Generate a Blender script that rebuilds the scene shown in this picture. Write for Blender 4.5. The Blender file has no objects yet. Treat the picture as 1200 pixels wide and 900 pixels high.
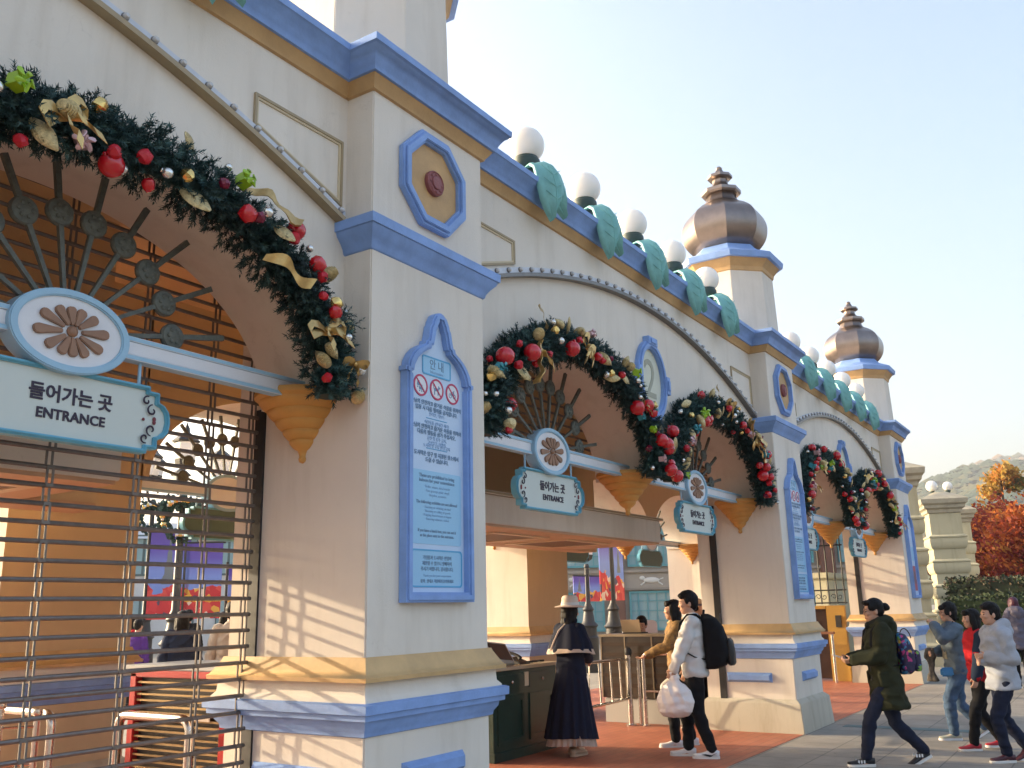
import bpy, bmesh, math, random
from mathutils import Vector, Matrix, noise
R = math.radians
sc = bpy.context.scene
COL = sc.collection
random.seed(7)

# ------------------------------------------------------------------ camera
cam_d = bpy.data.cameras.new('camera')
cam = bpy.data.objects.new('camera', cam_d); COL.objects.link(cam)
cam_d.sensor_width = 36; cam_d.lens = 32.296; cam_d.clip_start = 0.05; cam_d.clip_end = 8000
RT = Vector((.5487, -.8357, -.0224)); DN = Vector((.1885, .1490, -.9707))
RT.normalize(); DN = (DN - RT * DN.dot(RT)).normalized(); FW = RT.cross(DN)
m = Matrix.Identity(4)
for i in range(3):
    m[i][0] = RT[i]; m[i][1] = -DN[i]; m[i][2] = -FW[i]
m.translation = (0, 0, 1.57)
cam.matrix_world = m
sc.camera = cam

# ------------------------------------------------------------------ light
SUN_DIR = Vector((-.2140, .9455, .2480)).normalized()      # towards the sun
world = bpy.data.worlds.new('World'); sc.world = world; world.use_nodes = True
nt = world.node_tree; bg = nt.nodes['Background']
sky = nt.nodes.new('ShaderNodeTexSky'); sky.sky_type = 'NISHITA'; sky.sun_disc = False
sky.sun_elevation = math.asin(SUN_DIR.z); sky.sun_rotation = math.atan2(SUN_DIR.x, SUN_DIR.y)
sky.air_density = 1.0; sky.dust_density = 7.5; sky.ozone_density = 1.2; sky.altitude = 50
nt.links.new(sky.outputs[0], bg.inputs[0]); bg.inputs[1].default_value = .15
sun_d = bpy.data.lights.new('sun', 'SUN'); sun = bpy.data.objects.new('sun', sun_d); COL.objects.link(sun)
sun_d.energy = 2.4; sun_d.angle = R(.55); sun_d.color = (1, .80, .53)
sun.rotation_euler = SUN_DIR.to_track_quat('Z', 'Y').to_euler(); sun.location = (0, 0, 30)
sc.view_settings.view_transform = 'Standard'; sc.view_settings.look = 'None'
sc.view_settings.exposure = 2.1; sc.view_settings.gamma = 1
sc.view_settings.use_curve_mapping = False

# ------------------------------------------------------------------ materials
MATS = {}
def mat(name, col, rough=.6, metal=0., nscale=0., namt=0., bump=0., bscale=60., spec=None, coat=0., emit=None, stretch=None, col2=None, trans=0.):
    if name in MATS: return MATS[name]
    M = bpy.data.materials.new(name); M.use_nodes = True; t = M.node_tree; b = t.nodes['Principled BSDF']
    b.inputs['Base Color'].default_value = (*col, 1); b.inputs['Roughness'].default_value = rough
    b.inputs['Metallic'].default_value = metal
    if spec is not None: b.inputs['Specular IOR Level'].default_value = spec
    if coat: b.inputs['Coat Weight'].default_value = coat; b.inputs['Coat Roughness'].default_value = .15
    if trans: b.inputs['Transmission Weight'].default_value = trans
    tc = t.nodes.new('ShaderNodeTexCoord'); vec = tc.outputs['Object']
    if stretch:
        mp = t.nodes.new('ShaderNodeMapping'); mp.inputs['Scale'].default_value = stretch
        t.links.new(vec, mp.inputs[0]); vec = mp.outputs[0]
    if nscale:
        n = t.nodes.new('ShaderNodeTexNoise'); n.inputs['Scale'].default_value = nscale; n.inputs['Detail'].default_value = 6
        n.inputs['Roughness'].default_value = .65; t.links.new(vec, n.inputs['Vector'])
        mr = t.nodes.new('ShaderNodeMapRange'); mr.inputs[1].default_value = .3; mr.inputs[2].default_value = .7
        t.links.new(n.outputs['Fac'], mr.inputs[0])
        mx = t.nodes.new('ShaderNodeMix'); mx.data_type = 'RGBA'
        c2 = col2 if col2 else tuple(min(1, c * (1 + namt)) for c in col)
        c1 = col if col2 else tuple(c * (1 - namt) for c in col)
        mx.inputs[6].default_value = (*c1, 1); mx.inputs[7].default_value = (*c2, 1)
        t.links.new(mr.outputs[0], mx.inputs[0]); t.links.new(mx.outputs[2], b.inputs['Base Color'])
        rr = t.nodes.new('ShaderNodeMapRange'); rr.inputs[3].default_value = max(0.02, rough - .08); rr.inputs[4].default_value = min(1, rough + .1)
        t.links.new(n.outputs['Fac'], rr.inputs[0]); t.links.new(rr.outputs[0], b.inputs['Roughness'])
    if bump:
        n2 = t.nodes.new('ShaderNodeTexNoise'); n2.inputs['Scale'].default_value = bscale; n2.inputs['Detail'].default_value = 5
        t.links.new(vec, n2.inputs['Vector'])
        bp = t.nodes.new('ShaderNodeBump'); bp.inputs['Strength'].default_value = bump; bp.inputs['Distance'].default_value = .01
        t.links.new(n2.outputs['Fac'], bp.inputs['Height']); t.links.new(bp.outputs[0], b.inputs['Normal'])
    if emit:
        b.inputs['Emission Color'].default_value = (*emit[0], 1); b.inputs['Emission Strength'].default_value = emit[1]
    MATS[name] = M
    return M

def stucco(name, col, streak=.10):
    """painted render: broad blotches, vertical rain streaks and a sandy relief"""
    M = bpy.data.materials.new(name); M.use_nodes = True; t = M.node_tree; b = t.nodes['Principled BSDF']; N = t.nodes; L = t.links
    b.inputs['Roughness'].default_value = .78; b.inputs['Specular IOR Level'].default_value = .3
    tc = N.new('ShaderNodeTexCoord')
    def nz(scale, st, det=6):
        mp = N.new('ShaderNodeMapping'); mp.inputs['Scale'].default_value = st; L.new(tc.outputs['Object'], mp.inputs[0])
        n = N.new('ShaderNodeTexNoise'); n.inputs['Scale'].default_value = scale; n.inputs['Detail'].default_value = det; n.inputs['Roughness'].default_value = .62
        L.new(mp.outputs[0], n.inputs[0]); return n.outputs['Fac']
    def mr(f, a, bb, c, d):
        q = N.new('ShaderNodeMapRange'); q.inputs[1].default_value = a; q.inputs[2].default_value = bb; q.inputs[3].default_value = c; q.inputs[4].default_value = d
        L.new(f, q.inputs[0]); return q.outputs[0]
    f1 = mr(nz(.9, (1, 1, 1)), .32, .7, 0, 1); f2 = mr(nz(5., (1, 1, .12)), .5, .78, 0, 1)
    mx = N.new('ShaderNodeMix'); mx.data_type = 'RGBA'
    mx.inputs[6].default_value = (*[c * .91 for c in col], 1); mx.inputs[7].default_value = (*[min(1, c * 1.04) for c in col], 1)
    L.new(f1, mx.inputs[0])
    m2 = N.new('ShaderNodeMix'); m2.data_type = 'RGBA'; m2.blend_type = 'MULTIPLY'
    m2.inputs[7].default_value = (1 - streak, 1 - streak * 1.15, 1 - streak * 1.35, 1)
    L.new(f2, m2.inputs[0]); L.new(mx.outputs[2], m2.inputs[6]); L.new(m2.outputs[2], b.inputs['Base Color'])
    f3 = mr(nz(26., (1, 1, .6), 8), .63, .72, 0, .16)
    m3 = N.new('ShaderNodeMix'); m3.data_type = 'RGBA'; m3.blend_type = 'MULTIPLY'; m3.inputs[7].default_value = (.62, .56, .48, 1)
    L.new(f3, m3.inputs[0]); L.new(m2.outputs[2], m3.inputs[6])
    vo = N.new('ShaderNodeTexVoronoi'); vo.feature = 'DISTANCE_TO_EDGE'; vo.inputs['Scale'].default_value = .55
    wob = N.new('ShaderNodeTexNoise'); wob.inputs['Scale'].default_value = 5; wob.inputs['Detail'].default_value = 8; L.new(tc.outputs['Object'], wob.inputs[0])
    va = N.new('ShaderNodeVectorMath'); va.operation = 'MULTIPLY_ADD'; va.inputs[1].default_value = (.35, .35, .35); L.new(wob.outputs['Color'], va.inputs[0]); L.new(tc.outputs['Object'], va.inputs[2]); L.new(va.outputs[0], vo.inputs['Vector'])
    cr = mr(vo.outputs['Distance'], .0, .0016, .22, 0)
    gate_ = N.new('ShaderNodeMath'); gate_.operation = 'MULTIPLY'; L.new(cr, gate_.inputs[0]); L.new(mr(nz(1.1, (1, 1, 1), 2), .52, .6, 0, 1), gate_.inputs[1])
    m4 = N.new('ShaderNodeMix'); m4.data_type = 'RGBA'; m4.blend_type = 'MULTIPLY'; m4.inputs[7].default_value = (.45, .42, .38, 1)
    L.new(gate_.outputs[0], m4.inputs[0]); L.new(m3.outputs[2], m4.inputs[6]); L.new(m4.outputs[2], b.inputs['Base Color'])
    bp = N.new('ShaderNodeBump'); bp.inputs['Strength'].default_value = .22; bp.inputs['Distance'].default_value = .006
    L.new(nz(70, (1, 1, 1), 4), bp.inputs['Height']); 
    bp2 = N.new('ShaderNodeBump'); bp2.inputs['Strength'].default_value = .10; bp2.inputs['Distance'].default_value = .03
    L.new(nz(2.2, (1, 1, 1), 3), bp2.inputs['Height']); L.new(bp.outputs[0], bp2.inputs['Normal']); L.new(bp2.outputs[0], b.inputs['Normal'])
    MATS[name] = M; return M

cream = stucco('cream_stucco', (.745, .675, .585), .13)
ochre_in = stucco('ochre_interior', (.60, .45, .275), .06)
plinth_m = stucco('plinth_cement', (.50, .45, .36), .28)
ochre = mat('ochre_paint', (.52, .32, .14), .6, nscale=3.5, namt=.15, bump=.15, bscale=40)
gold_band = mat('mustard_paint', (.56, .36, .16), .6, nscale=3.5, namt=.16, bump=.18, bscale=40)
blue = mat('blue_paint', (.215, .345, .65), .58, nscale=3.5, namt=.17, bump=.15, bscale=40)
terracotta = mat('corbel_ochre', (.58, .30, .075), .6, nscale=5, namt=.10, bump=.08)
teal = mat('teal_leaf', (.20, .46, .44), .6, nscale=9, namt=.14, bump=.1, bscale=30)
bronze = mat('bronze_sheet', (.25, .20, .175), .30, metal=.9, nscale=4, namt=.14, bump=.03, bscale=12)
trim_brown = mat('frame_brown', (.36, .28, .17), .6, nscale=8, namt=.12)
trim_gold = mat('frame_pale', (.60, .50, .33), .6)
steel = mat('stainless', (.60, .56, .52), .24, metal=1, nscale=14, namt=.08)
dsteel = mat('grey_steel', (.19, .172, .158), .42, metal=.6, nscale=20, namt=.18)
iron = mat('black_iron', (.018, .018, .02), .5, nscale=12, namt=.2)
grille_m = mat('grille_green_grey', (.115, .12, .10), .6, metal=.2, nscale=30, namt=.3, bump=.2, bscale=80)
white = mat('white_paint', (.74, .74, .76), .5, nscale=4, namt=.05)
pblue = mat('pale_blue_paint', (.33, .53, .68), .5, nscale=5, namt=.06)
skyblue = mat('sign_blue', (.14, .42, .56), .45, nscale=5, namt=.08)
signface = mat('sign_face', (.60, .64, .59), .5, nscale=2, namt=.03)
ink = mat('sign_ink', (.035, .022, .045), .6)
burg = mat('burgundy', (.20, .035, .045), .6)
rosette_m = mat('rosette', (.26, .085, .085), .6, bump=.5, bscale=50)
flower_m = mat('flower_copper', (.30, .165, .10), .55, nscale=12, namt=.15)
bulb_m = mat('bulb_glass', (.55, .55, .56), .25)
globe_m = mat('opal_globe', (.74, .72, .68), .3, trans=0.)
globe_m.node_tree.nodes['Principled BSDF'].inputs['Subsurface Weight'].default_value = .6
globe_m.node_tree.nodes['Principled BSDF'].inputs['Subsurface Radius'].default_value = (.35, .33, .30)
globe_m.node_tree.nodes['Principled BSDF'].inputs['Subsurface Scale'].default_value = 1.0
dgreen = mat('collar_green', (.03, .055, .05), .5)
fibre2 = mat('pine_needles_tip', (.035, .085, .075), .6, nscale=2.2, namt=.5)
fibre = mat('pine_needles', (.014, .045, .040), .65, nscale=2.2, namt=.5)
red_b = mat('red_gloss', (.52, .008, .016), .14, coat=.5)
red_m = mat('red_matte', (.50, .010, .022), .4)
gold_g = mat('gold_glitter', (.56, .44, .22), .36, metal=.45, nscale=60, namt=.35, bump=.6, bscale=120)
gold_r = mat('gold_ribbon', (.55, .37, .14), .3, metal=.6, nscale=20, namt=.2)
gold_s = mat('gold_shiny', (.75, .52, .18), .2, metal=.9)
silver = mat('silver_ball', (.75, .73, .68), .2, metal=.8)
lime = mat('lime_foil', (.30, .50, .015), .3, coat=.3)
aqua = mat('aqua_foil', (.02, .24, .29), .3, coat=.3)
pink = mat('pink_foil', (.60, .38, .38), .3, metal=.4)

# ------------------------------------------------------------------ mesh builder
def front(x, y, z):      # u -> +X, v -> +Z, w -> -Y (towards the street)
    return Matrix(((1, 0, 0, x), (0, 0, -1, y), (0, 1, 0, z), (0, 0, 0, 1)))
def rear(x, y, z):       # u -> -X, v -> +Z, w -> +Y
    return Matrix(((-1, 0, 0, x), (0, 0, 1, y), (0, 1, 0, z), (0, 0, 0, 1)))
WORLD = set()            # roots whose parts are modelled in world coordinates
class MB:
    def __init__(s): s.v = []; s.f = []; s.mi = []
    def add(s, vs, fs, mi=0, T=None):
        o = len(s.v)
        if T is not None: vs = [T @ Vector(p) for p in vs]
        s.v += [tuple(p) for p in vs]; s.f += [tuple(i + o for i in f) for f in fs]; s.mi += [mi] * len(fs)
        return s
    def box(s, x0, x1, y0, y1, z0, z1, mi=0, T=None):
        vs = [(x, y, z) for x in (x0, x1) for y in (y0, y1) for z in (z0, z1)]
        return s.add(vs, [(0, 1, 3, 2), (4, 6, 7, 5), (0, 4, 5, 1), (2, 3, 7, 6), (0, 2, 6, 4), (1, 5, 7, 3)], mi, T)
    def rings(s, rs, mi=0, cap=True, T=None, closed=False):
        n = len(rs[0]); vs = [p for r in rs for p in r]; fs = []
        k = len(rs)
        for i in range(k if closed else k - 1):
            a = i * n; b = ((i + 1) % k) * n
            for j in range(n):
                j2 = (j + 1) % n
                fs.append((a + j, a + j2, b + j2, b + j))
        if cap and not closed:
            fs.append(tuple(reversed(range(n)))); fs.append(tuple((k - 1) * n + j for j in range(n)))
        return s.add(vs, fs, mi, T)
    def tube(s, pts, r, n=8, mi=0, T=None, cap=True, flat=1., closed=False):
        P = [Vector(p) for p in pts]; k = len(P)
        rr = r if isinstance(r, (list, tuple)) else [r] * k
        rs = []; up = None
        for i in range(k):
            if closed: t = (P[(i + 1) % k] - P[i - 1])
            else: t = (P[min(i + 1, k - 1)] - P[max(i - 1, 0)])
            t = t.normalized() if t.length > 1e-9 else Vector((0, 0, 1))
            if up is None:
                up = Vector((0, 0, 1)) if abs(t.z) < .9 else Vector((1, 0, 0))
            a = (up - t * up.dot(t))
            if a.length < 1e-6: a = t.orthogonal()
            a.normalize(); b = t.cross(a); up = a
            rs.append([P[i] + (a * math.cos(2 * math.pi * j / n) * flat + b * math.sin(2 * math.pi * j / n)) * rr[i] for j in range(n)])
        return s.rings(rs, mi, cap, T, closed)
    def lathe(s, prof, n=16, c=(0, 0, 0), mi=0, T=None, phase=0., cap=True):
        rs = [[(c[0] + max(r, .0005) * math.cos(phase + 2 * math.pi * j / n), c[1] + max(r, .0005) * math.sin(phase + 2 * math.pi * j / n), c[2] + z) for j in range(n)] for r, z in prof]
        return s.rings(rs, mi, cap, T)
    def ball(s, c, r, n=12, mi=0, T=None):
        if not isinstance(r, (tuple, list)): r = (r, r, r)
        h = max(4, n // 2); rs = []
        for i in range(h + 1):
            a = -math.pi / 2 + math.pi * (i + .02) / (h + .04); q = max(math.cos(a), .02)
            rs.append([(c[0] + r[0] * q * math.cos(2 * math.pi * j / n), c[1] + r[1] * q * math.sin(2 * math.pi * j / n), c[2] + r[2] * math.sin(a)) for j in range(n)])
        return s.rings(rs, mi, True, T)
    def prism(s, pts, d0, d1, mi=0, T=None):
        return s.rings([[(p[0], p[1], d0) for p in pts], [(p[0], p[1], d1) for p in pts]], mi, True, T)
    def frame(s, outer, inner, d0, d1, mi=0, T=None):
        n = len(outer)
        vs = [(p[0], p[1], d) for d in (d0, d1) for p in outer] + [(p[0], p[1], d) for d in (d0, d1) for p in inner]
        fs = []
        for j in range(n):
            k = (j + 1) % n
            fs += [(j, k, n + k, n + j), (2 * n + k, 2 * n + j, 3 * n + j, 3 * n + k), (n + j, n + k, 3 * n + k, 3 * n + j), (k, j, 2 * n + j, 2 * n + k)]
        return s.add(vs, fs, mi, T)
    def rect_sweep(s, x0, x1, y0, y1, prof, mi=0, T=None, cap=True):
        rs = [[(x0 - p, y0 - p, z), (x1 + p, y0 - p, z), (x1 + p, y1 + p, z), (x0 - p, y1 + p, z)] for p, z in prof]
        return s.rings(rs, mi, cap, T)
    def mesh(s, name, mats, smooth=35, bevel=0):
        me = bpy.data.meshes.new(name); me.from_pydata(s.v, [], s.f)
        for M in (mats if isinstance(mats, (list, tuple)) else [mats]): me.materials.append(M)
        me.polygons.foreach_set('material_index', s.mi)
        bm = bmesh.new(); bm.from_mesh(me)
        bmesh.ops.recalc_face_normals(bm, faces=bm.faces[:])
        if bevel:
            es = [e for e in bm.edges if len(e.link_faces) == 2 and e.calc_face_angle(0) > R(30)]
            bmesh.ops.bevel(bm, geom=es, offset=bevel, segments=2, affect='EDGES', clamp_overlap=True)
        bm.to_mesh(me); bm.free()
        if smooth:
            me.polygons.foreach_set('use_smooth', [True] * len(me.polygons)); me.set_sharp_from_angle(angle=R(smooth))
        me.update(); return me
    def build(s, name, mats, parent=None, smooth=35, bevel=0, loc=None):
        return link(name, s.mesh(name, mats, smooth, bevel), parent, loc)

def link(name, me, parent=None, loc=None):
    o = bpy.data.objects.new(name, me); COL.objects.link(o)
    if parent is not None:
        o.parent = parent
        if parent in WORLD: o.location = -parent.location
    if loc is not None: o.location = loc
    return o
def tag(o, label=None, cat=None, group=None, kind=None):
    if label: o['label'] = label
    if cat: o['category'] = cat
    if group: o['group'] = group
    if kind: o['kind'] = kind
    return o
def thing(name, label, cat, loc=(0, 0, 0), rz=0, group=None, world=False):
    o = bpy.data.objects.new(name, None); COL.objects.link(o); o.empty_display_size = .1
    o.location = loc; o.rotation_euler.z = rz
    if world: WORLD.add(o)
    return tag(o, label, cat, group)
KIDS = {}
def copy_tree(o, parent=None):
    c = o.copy(); COL.objects.link(c); c.parent = parent
    for ch in o.children: copy_tree(ch, c)
    return c
def text_mesh(body, size, M, thick=.002, bold=0., align='CENTER', space=1.0):
    c = bpy.data.curves.new('lettering', 'FONT'); c.body = body; c.size = size; c.align_x = align; c.align_y = 'CENTER'
    c.extrude = thick; c.offset = bold; c.resolution_u = 3; c.space_character = space
    o = bpy.data.objects.new('lettering', c); COL.objects.link(o)
    me = bpy.data.meshes.new_from_object(o.evaluated_get(bpy.context.evaluated_depsgraph_get()))
    bpy.data.objects.remove(o); bpy.data.curves.remove(c)
    me.transform(M); return me
def join_meshes(meshes, mats, midx):
    out = bpy.data.meshes.new('joined'); bm = bmesh.new()
    for me, k in zip(meshes, midx):
        n = len(bm.faces); bm.from_mesh(me); bm.faces.ensure_lookup_table()
        for f in bm.faces[n:]: f.material_index = k
    bm.to_mesh(out); bm.free()
    for M in mats: out.materials.append(M)
    return out

# ================================================================== SETTING
def ground_mat():
    M = bpy.data.materials.new('paving'); M.use_nodes = True; t = M.node_tree; N = t.nodes; L = t.links; b = N['Principled BSDF']
    tc = N.new('ShaderNodeTexCoord'); b.inputs['Roughness'].default_value = .72; b.inputs['Specular IOR Level'].default_value = .35
    br = N.new('ShaderNodeTexBrick'); br.inputs['Scale'].default_value = 1; br.inputs['Brick Width'].default_value = .6; br.inputs['Row Height'].default_value = .6
    br.inputs['Mortar Size'].default_value = .008; br.offset = .5
    br.inputs[1].default_value = (.29, .262, .22, 1); br.inputs[2].default_value = (.33, .295, .25, 1); br.inputs[3].default_value = (.18, .165, .14, 1)
    L.new(tc.outputs['Object'], br.inputs[0])
    n = N.new('ShaderNodeTexNoise'); n.inputs['Scale'].default_value = 1.3; n.inputs['Detail'].default_value = 8; n.inputs['Roughness'].default_value = .7; L.new(tc.outputs['Object'], n.inputs[0])
    mr = N.new('ShaderNodeMapRange'); mr.inputs[1].default_value = .3; mr.inputs[2].default_value = .75; mr.inputs[3].default_value = .66; mr.inputs[4].default_value = 1.14; L.new(n.outputs['Fac'], mr.inputs[0])
    mx = N.new('ShaderNodeMix'); mx.data_type = 'RGBA'; mx.blend_type = 'MULTIPLY'; mx.inputs[0].default_value = 1
    L.new(br.outputs[0], mx.inputs[6]); L.new(mr.outputs[0], mx.inputs[7])
    vo = N.new('ShaderNodeTexVoronoi'); vo.inputs['Scale'].default_value = 2.6; L.new(tc.outputs['Object'], vo.inputs['Vector'])
    sm = N.new('ShaderNodeMapRange'); sm.inputs[1].default_value = .035; sm.inputs[2].default_value = .055; sm.inputs[3].default_value = .55; sm.inputs[4].default_value = 0; L.new(vo.outputs['Distance'], sm.inputs[0])
    m5 = N.new('ShaderNodeMix'); m5.data_type = 'RGBA'; m5.inputs[7].default_value = (.07, .065, .06, 1); L.new(sm.outputs[0], m5.inputs[0]); L.new(mx.outputs[2], m5.inputs[6])
    L.new(m5.outputs[2], b.inputs['Base Color'])
    n2 = N.new('ShaderNodeTexNoise'); n2.inputs['Scale'].default_value = 45; L.new(tc.outputs['Object'], n2.inputs[0])
    bp = N.new('ShaderNodeBump'); bp.inputs['Strength'].default_value = .2; bp.inputs['Distance'].default_value = .005; L.new(n2.outputs['Fac'], bp.inputs['Height']); L.new(bp.outputs[0], b.inputs['Normal'])
    return M
def red_mat():
    M = bpy.data.materials.new('red_pavers'); M.use_nodes = True; t = M.node_tree; N = t.nodes; L = t.links; b = N['Principled BSDF']
    tc = N.new('ShaderNodeTexCoord'); b.inputs['Roughness'].default_value = .6
    br = N.new('ShaderNodeTexBrick'); br.inputs['Scale'].default_value = 1; br.inputs['Brick Width'].default_value = .24; br.inputs['Row Height'].default_value = .12; br.inputs['Mortar Size'].default_value = .005
    br.inputs[1].default_value = (.36, .105, .055, 1); br.inputs[2].default_value = (.43, .145, .075, 1); br.inputs[3].default_value = (.25, .10, .06, 1)
    L.new(tc.outputs['Object'], br.inputs[0])
    n = N.new('ShaderNodeTexNoise'); n.inputs['Scale'].default_value = 1.6; n.inputs['Detail'].default_value = 8; L.new(tc.outputs['Object'], n.inputs[0])
    mr = N.new('ShaderNodeMapRange'); mr.inputs[1].default_value = .3; mr.inputs[2].default_value = .7; mr.inputs[3].default_value = .8; mr.inputs[4].default_value = 1.12; L.new(n.outputs['Fac'], mr.inputs[0])
    mx = N.new('ShaderNodeMix'); mx.data_type = 'RGBA'; mx.blend_type = 'MULTIPLY'; mx.inputs[0].default_value = 1
    L.new(br.outputs[0], mx.inputs[6]); L.new(mr.outputs[0], mx.inputs[7])
    vo = N.new('ShaderNodeTexVoronoi'); vo.inputs['Scale'].default_value = 2.6; L.new(tc.outputs['Object'], vo.inputs['Vector'])
    sm = N.new('ShaderNodeMapRange'); sm.inputs[1].default_value = .035; sm.inputs[2].default_value = .055; sm.inputs[3].default_value = .55; sm.inputs[4].default_value = 0; L.new(vo.outputs['Distance'], sm.inputs[0])
    m5 = N.new('ShaderNodeMix'); m5.data_type = 'RGBA'; m5.inputs[7].default_value = (.07, .065, .06, 1); L.new(sm.outputs[0], m5.inputs[0]); L.new(mx.outputs[2], m5.inputs[6])
    L.new(m5.outputs[2], b.inputs['Base Color'])
    return M
tag(MB().box(-900, 2400, -1300, 1500, -.5, 0).build('ground', ground_mat(), smooth=0), kind='structure')
tag(MB().box(-4.2, 21.75, 3.63, 9.3, -.2, .004).build('red_pavement', red_mat(), smooth=0), kind='structure')
band = mat('teal_paving', (.085, .15, .155), .6, nscale=3, namt=.2)
tag(MB().box(12.98, 13.2, -12, 3.4, -.2, .004).build('paving_band', band, smooth=0), kind='structure')

def hill(name, cx, az0, az1, d, hts, depth):
    """ridge seen at distance d between two azimuths; hts = elevation angles (deg) along it"""
    n = 90; k = 16; mb = MB(); rs = []; fs = []
    for i in range(n + 1):
        t = i / n; az = R(az0 + (az1 - az0) * t); q = t * (len(hts) - 1); a = int(min(q, len(hts) - 2)); e = hts[a] + (hts[a + 1] - hts[a]) * (q - a)
        top = 1.57 + math.tan(R(e)) * d
        for j in range(k + 1):
            u = j / k; dd = d - depth * (1 - u)
            z = top * (u ** .8) + (noise.noise(Vector((i * .10, j * .22, cx))) * 12 + noise.noise(Vector((i * .3, j * .5, cx))) * 3) * u - 2
            rs.append((dd * math.cos(az), dd * math.sin(az), z))
        rs.append(((d + 60) * math.cos(az), (d + 60) * math.sin(az), -2))
    w = k + 2
    for i in range(n):
        for j in range(w - 1): fs.append((i * w + j, (i + 1) * w + j, (i + 1) * w + j + 1, i * w + j + 1))
    mb.add(rs, fs); o = mb.build(name, mat('hill_earth', (.075, .08, .03), .9, nscale=.03, namt=.5), smooth=60)
    tag(o, kind='structure'); return rs, w, n, k
def forest(name, pts, w, n, k, count, size, seed):
    rnd = random.Random(seed); mb = MB()
    for _ in range(count):
        i = rnd.randrange(n); j = rnd.randrange(2, k); a = Vector(pts[i * w + j]); b = Vector(pts[(i + 1) * w + j]); c = Vector(pts[i * w + j + 1])
        p = a + (b - a) * rnd.random() + (c - a) * rnd.random(); s = size * rnd.uniform(.6, 1.3)
        tone = noise.noise(p * .012) + rnd.uniform(-.45, .45); mi = 0 if tone < -.05 else (1 if tone < .38 else 2)
        vs = []; 
        for (x, y, z) in ((0, 0, .85), (.95, 0, .4), (.3, .9, .45), (-.77, .56, .35), (-.77, -.56, .45), (.3, -.9, .4), (0, 0, -.5)):
            vs.append(p + Vector((x, y, z)) * s * rnd.uniform(.8, 1.2))
        mb.add(vs, [(0, 1, 2), (0, 2, 3), (0, 3, 4), (0, 4, 5), (0, 5, 1), (6, 2, 1), (6, 3, 2), (6, 4, 3), (6, 5, 4), (6, 1, 5)], mi)
    o = mb.build(name, [mat('wood_green', (.026, .048, .022), .9), mat('wood_olive', (.065, .066, .022), .9), mat('wood_rust', (.12, .068, .025), .9)], smooth=0)
    tag(o, 'autumn wood covering the hillside, green and rust', 'forest', kind='stuff')
H1 = hill('hills', 1.0, -16, 14, 820, [2.5, 2.8, 3.2, 3.4, 3.8, 4.2, 4.6, 5.2, 5.9, 6.9, 7.0, 6.5, 6.2, 5.5, 4.5], 420)
H2 = hill('hills', 5.0, -22, 12, 1350, [3.5, 4.0, 4.6, 5.0, 5.4, 5.7, 5.9, 6.2, 6.5, 6.8, 7.3, 6.8, 6.0, 5.0], 420)
forest('hill_forest', *H1, 11000, 5.2, 3); forest('hill_forest', *H2, 9000, 7.0, 4)
# ================================================================== GATE BUILDING
PX = [-3.90, 4.10, 12.10, 20.10]; W = 1.23; YF = 3.70; YB = 4.87; YW = 3.93; YW2 = 4.57
RF = 7.65; RB = 8.85
gate = thing('gate_building', 'cream arched entrance gate building with blue mouldings and bronze onion domes', 'building', (8.7, 6.3, 0), world=True)
GOLD = [(.02, 1.192), (.085, 1.195), (.088, 1.218), (.074, 1.226), (.05, 1.262), (.022, 1.31), (.016, 1.328)]
CREAMB = [(.062, 1.078), (.064, 1.092), (.04, 1.12), (.032, 1.2)]
BLUEB = [(.0, .893), (.018, .9), (.022, .925), (.045, .955), (.05, .985), (.078, .99), (.08, 1.02), (.098, 1.025), (.10, 1.075), (.08, 1.083)]
CAPB = [(0, 3.82), (.012, 3.83), (.018, 3.855), (.04, 3.89), (.075, 3.93), (.085, 3.955), (.097, 3.958), (.10, 4.02), (.07, 4.03)]
OCHB = [(.0, 4.945), (.022, 4.95), (.026, 4.965), (.045, 4.99), (.068, 5.03)]
CORN = [(.05, 5.028), (.088, 5.03), (.092, 5.066), (.10, 5.075), (.112, 5.10), (.135, 5.135), (.162, 5.155), (.166, 5.162), (.18, 5.168), (.182, 5.215)]

def octo(r, c=(0, 0), ph=22.5):
    q = r / math.cos(math.pi / 8)
    return [(c[0] + q * math.cos(R(ph + 45 * k)), c[1] + q * math.sin(R(ph + 45 * k))) for k in range(8)]
def nub(mb, T, w, h, d):
    a, b = w / 2, h / 2
    mb.add([(-a, -b, 0), (a, -b, 0), (a, b, 0), (-a, b, 0), (-a + .03, -b + .03, d), (a - .03, -b + .03, d), (a - .03, b - .03, d), (-a + .03, b - .03, d)],
           [(0, 1, 5, 4), (1, 2, 6, 5), (2, 3, 7, 6), (3, 0, 4, 7), (4, 5, 6, 7), (3, 2, 1, 0)], 0, T)

def left_of(x, y, z):     # u -> -Y ... plate on a face that looks to -X
    return Matrix(((0, 0, -1, x), (-1, 0, 0, y), (0, 1, 0, z), (0, 0, 0, 1)))
def right_of(x, y, z):
    return Matrix(((0, 0, 1, x), (1, 0, 0, y), (0, 1, 0, z), (0, 0, 0, 1)))

def base_parts(p, x0, y0, y1):
    x1 = x0 + W
    MB().rect_sweep(x0, x1, y0, y1, [(.09, -.1), (.088, .02), (.062, .345), (.055, .36), (.0, .405)]).build('plinth', plinth_m, p, bevel=.006)
    MB().rect_sweep(x0, x1, y0, y1, BLUEB).build('blue_moulding', blue, p, smooth=50)
    MB().rect_sweep(x0, x1, y0, y1, CREAMB).build('cream_moulding', cream, p, smooth=50)
    MB().rect_sweep(x0, x1, y0, y1, GOLD).build('gold_moulding', gold_band, p, smooth=50)

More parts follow.
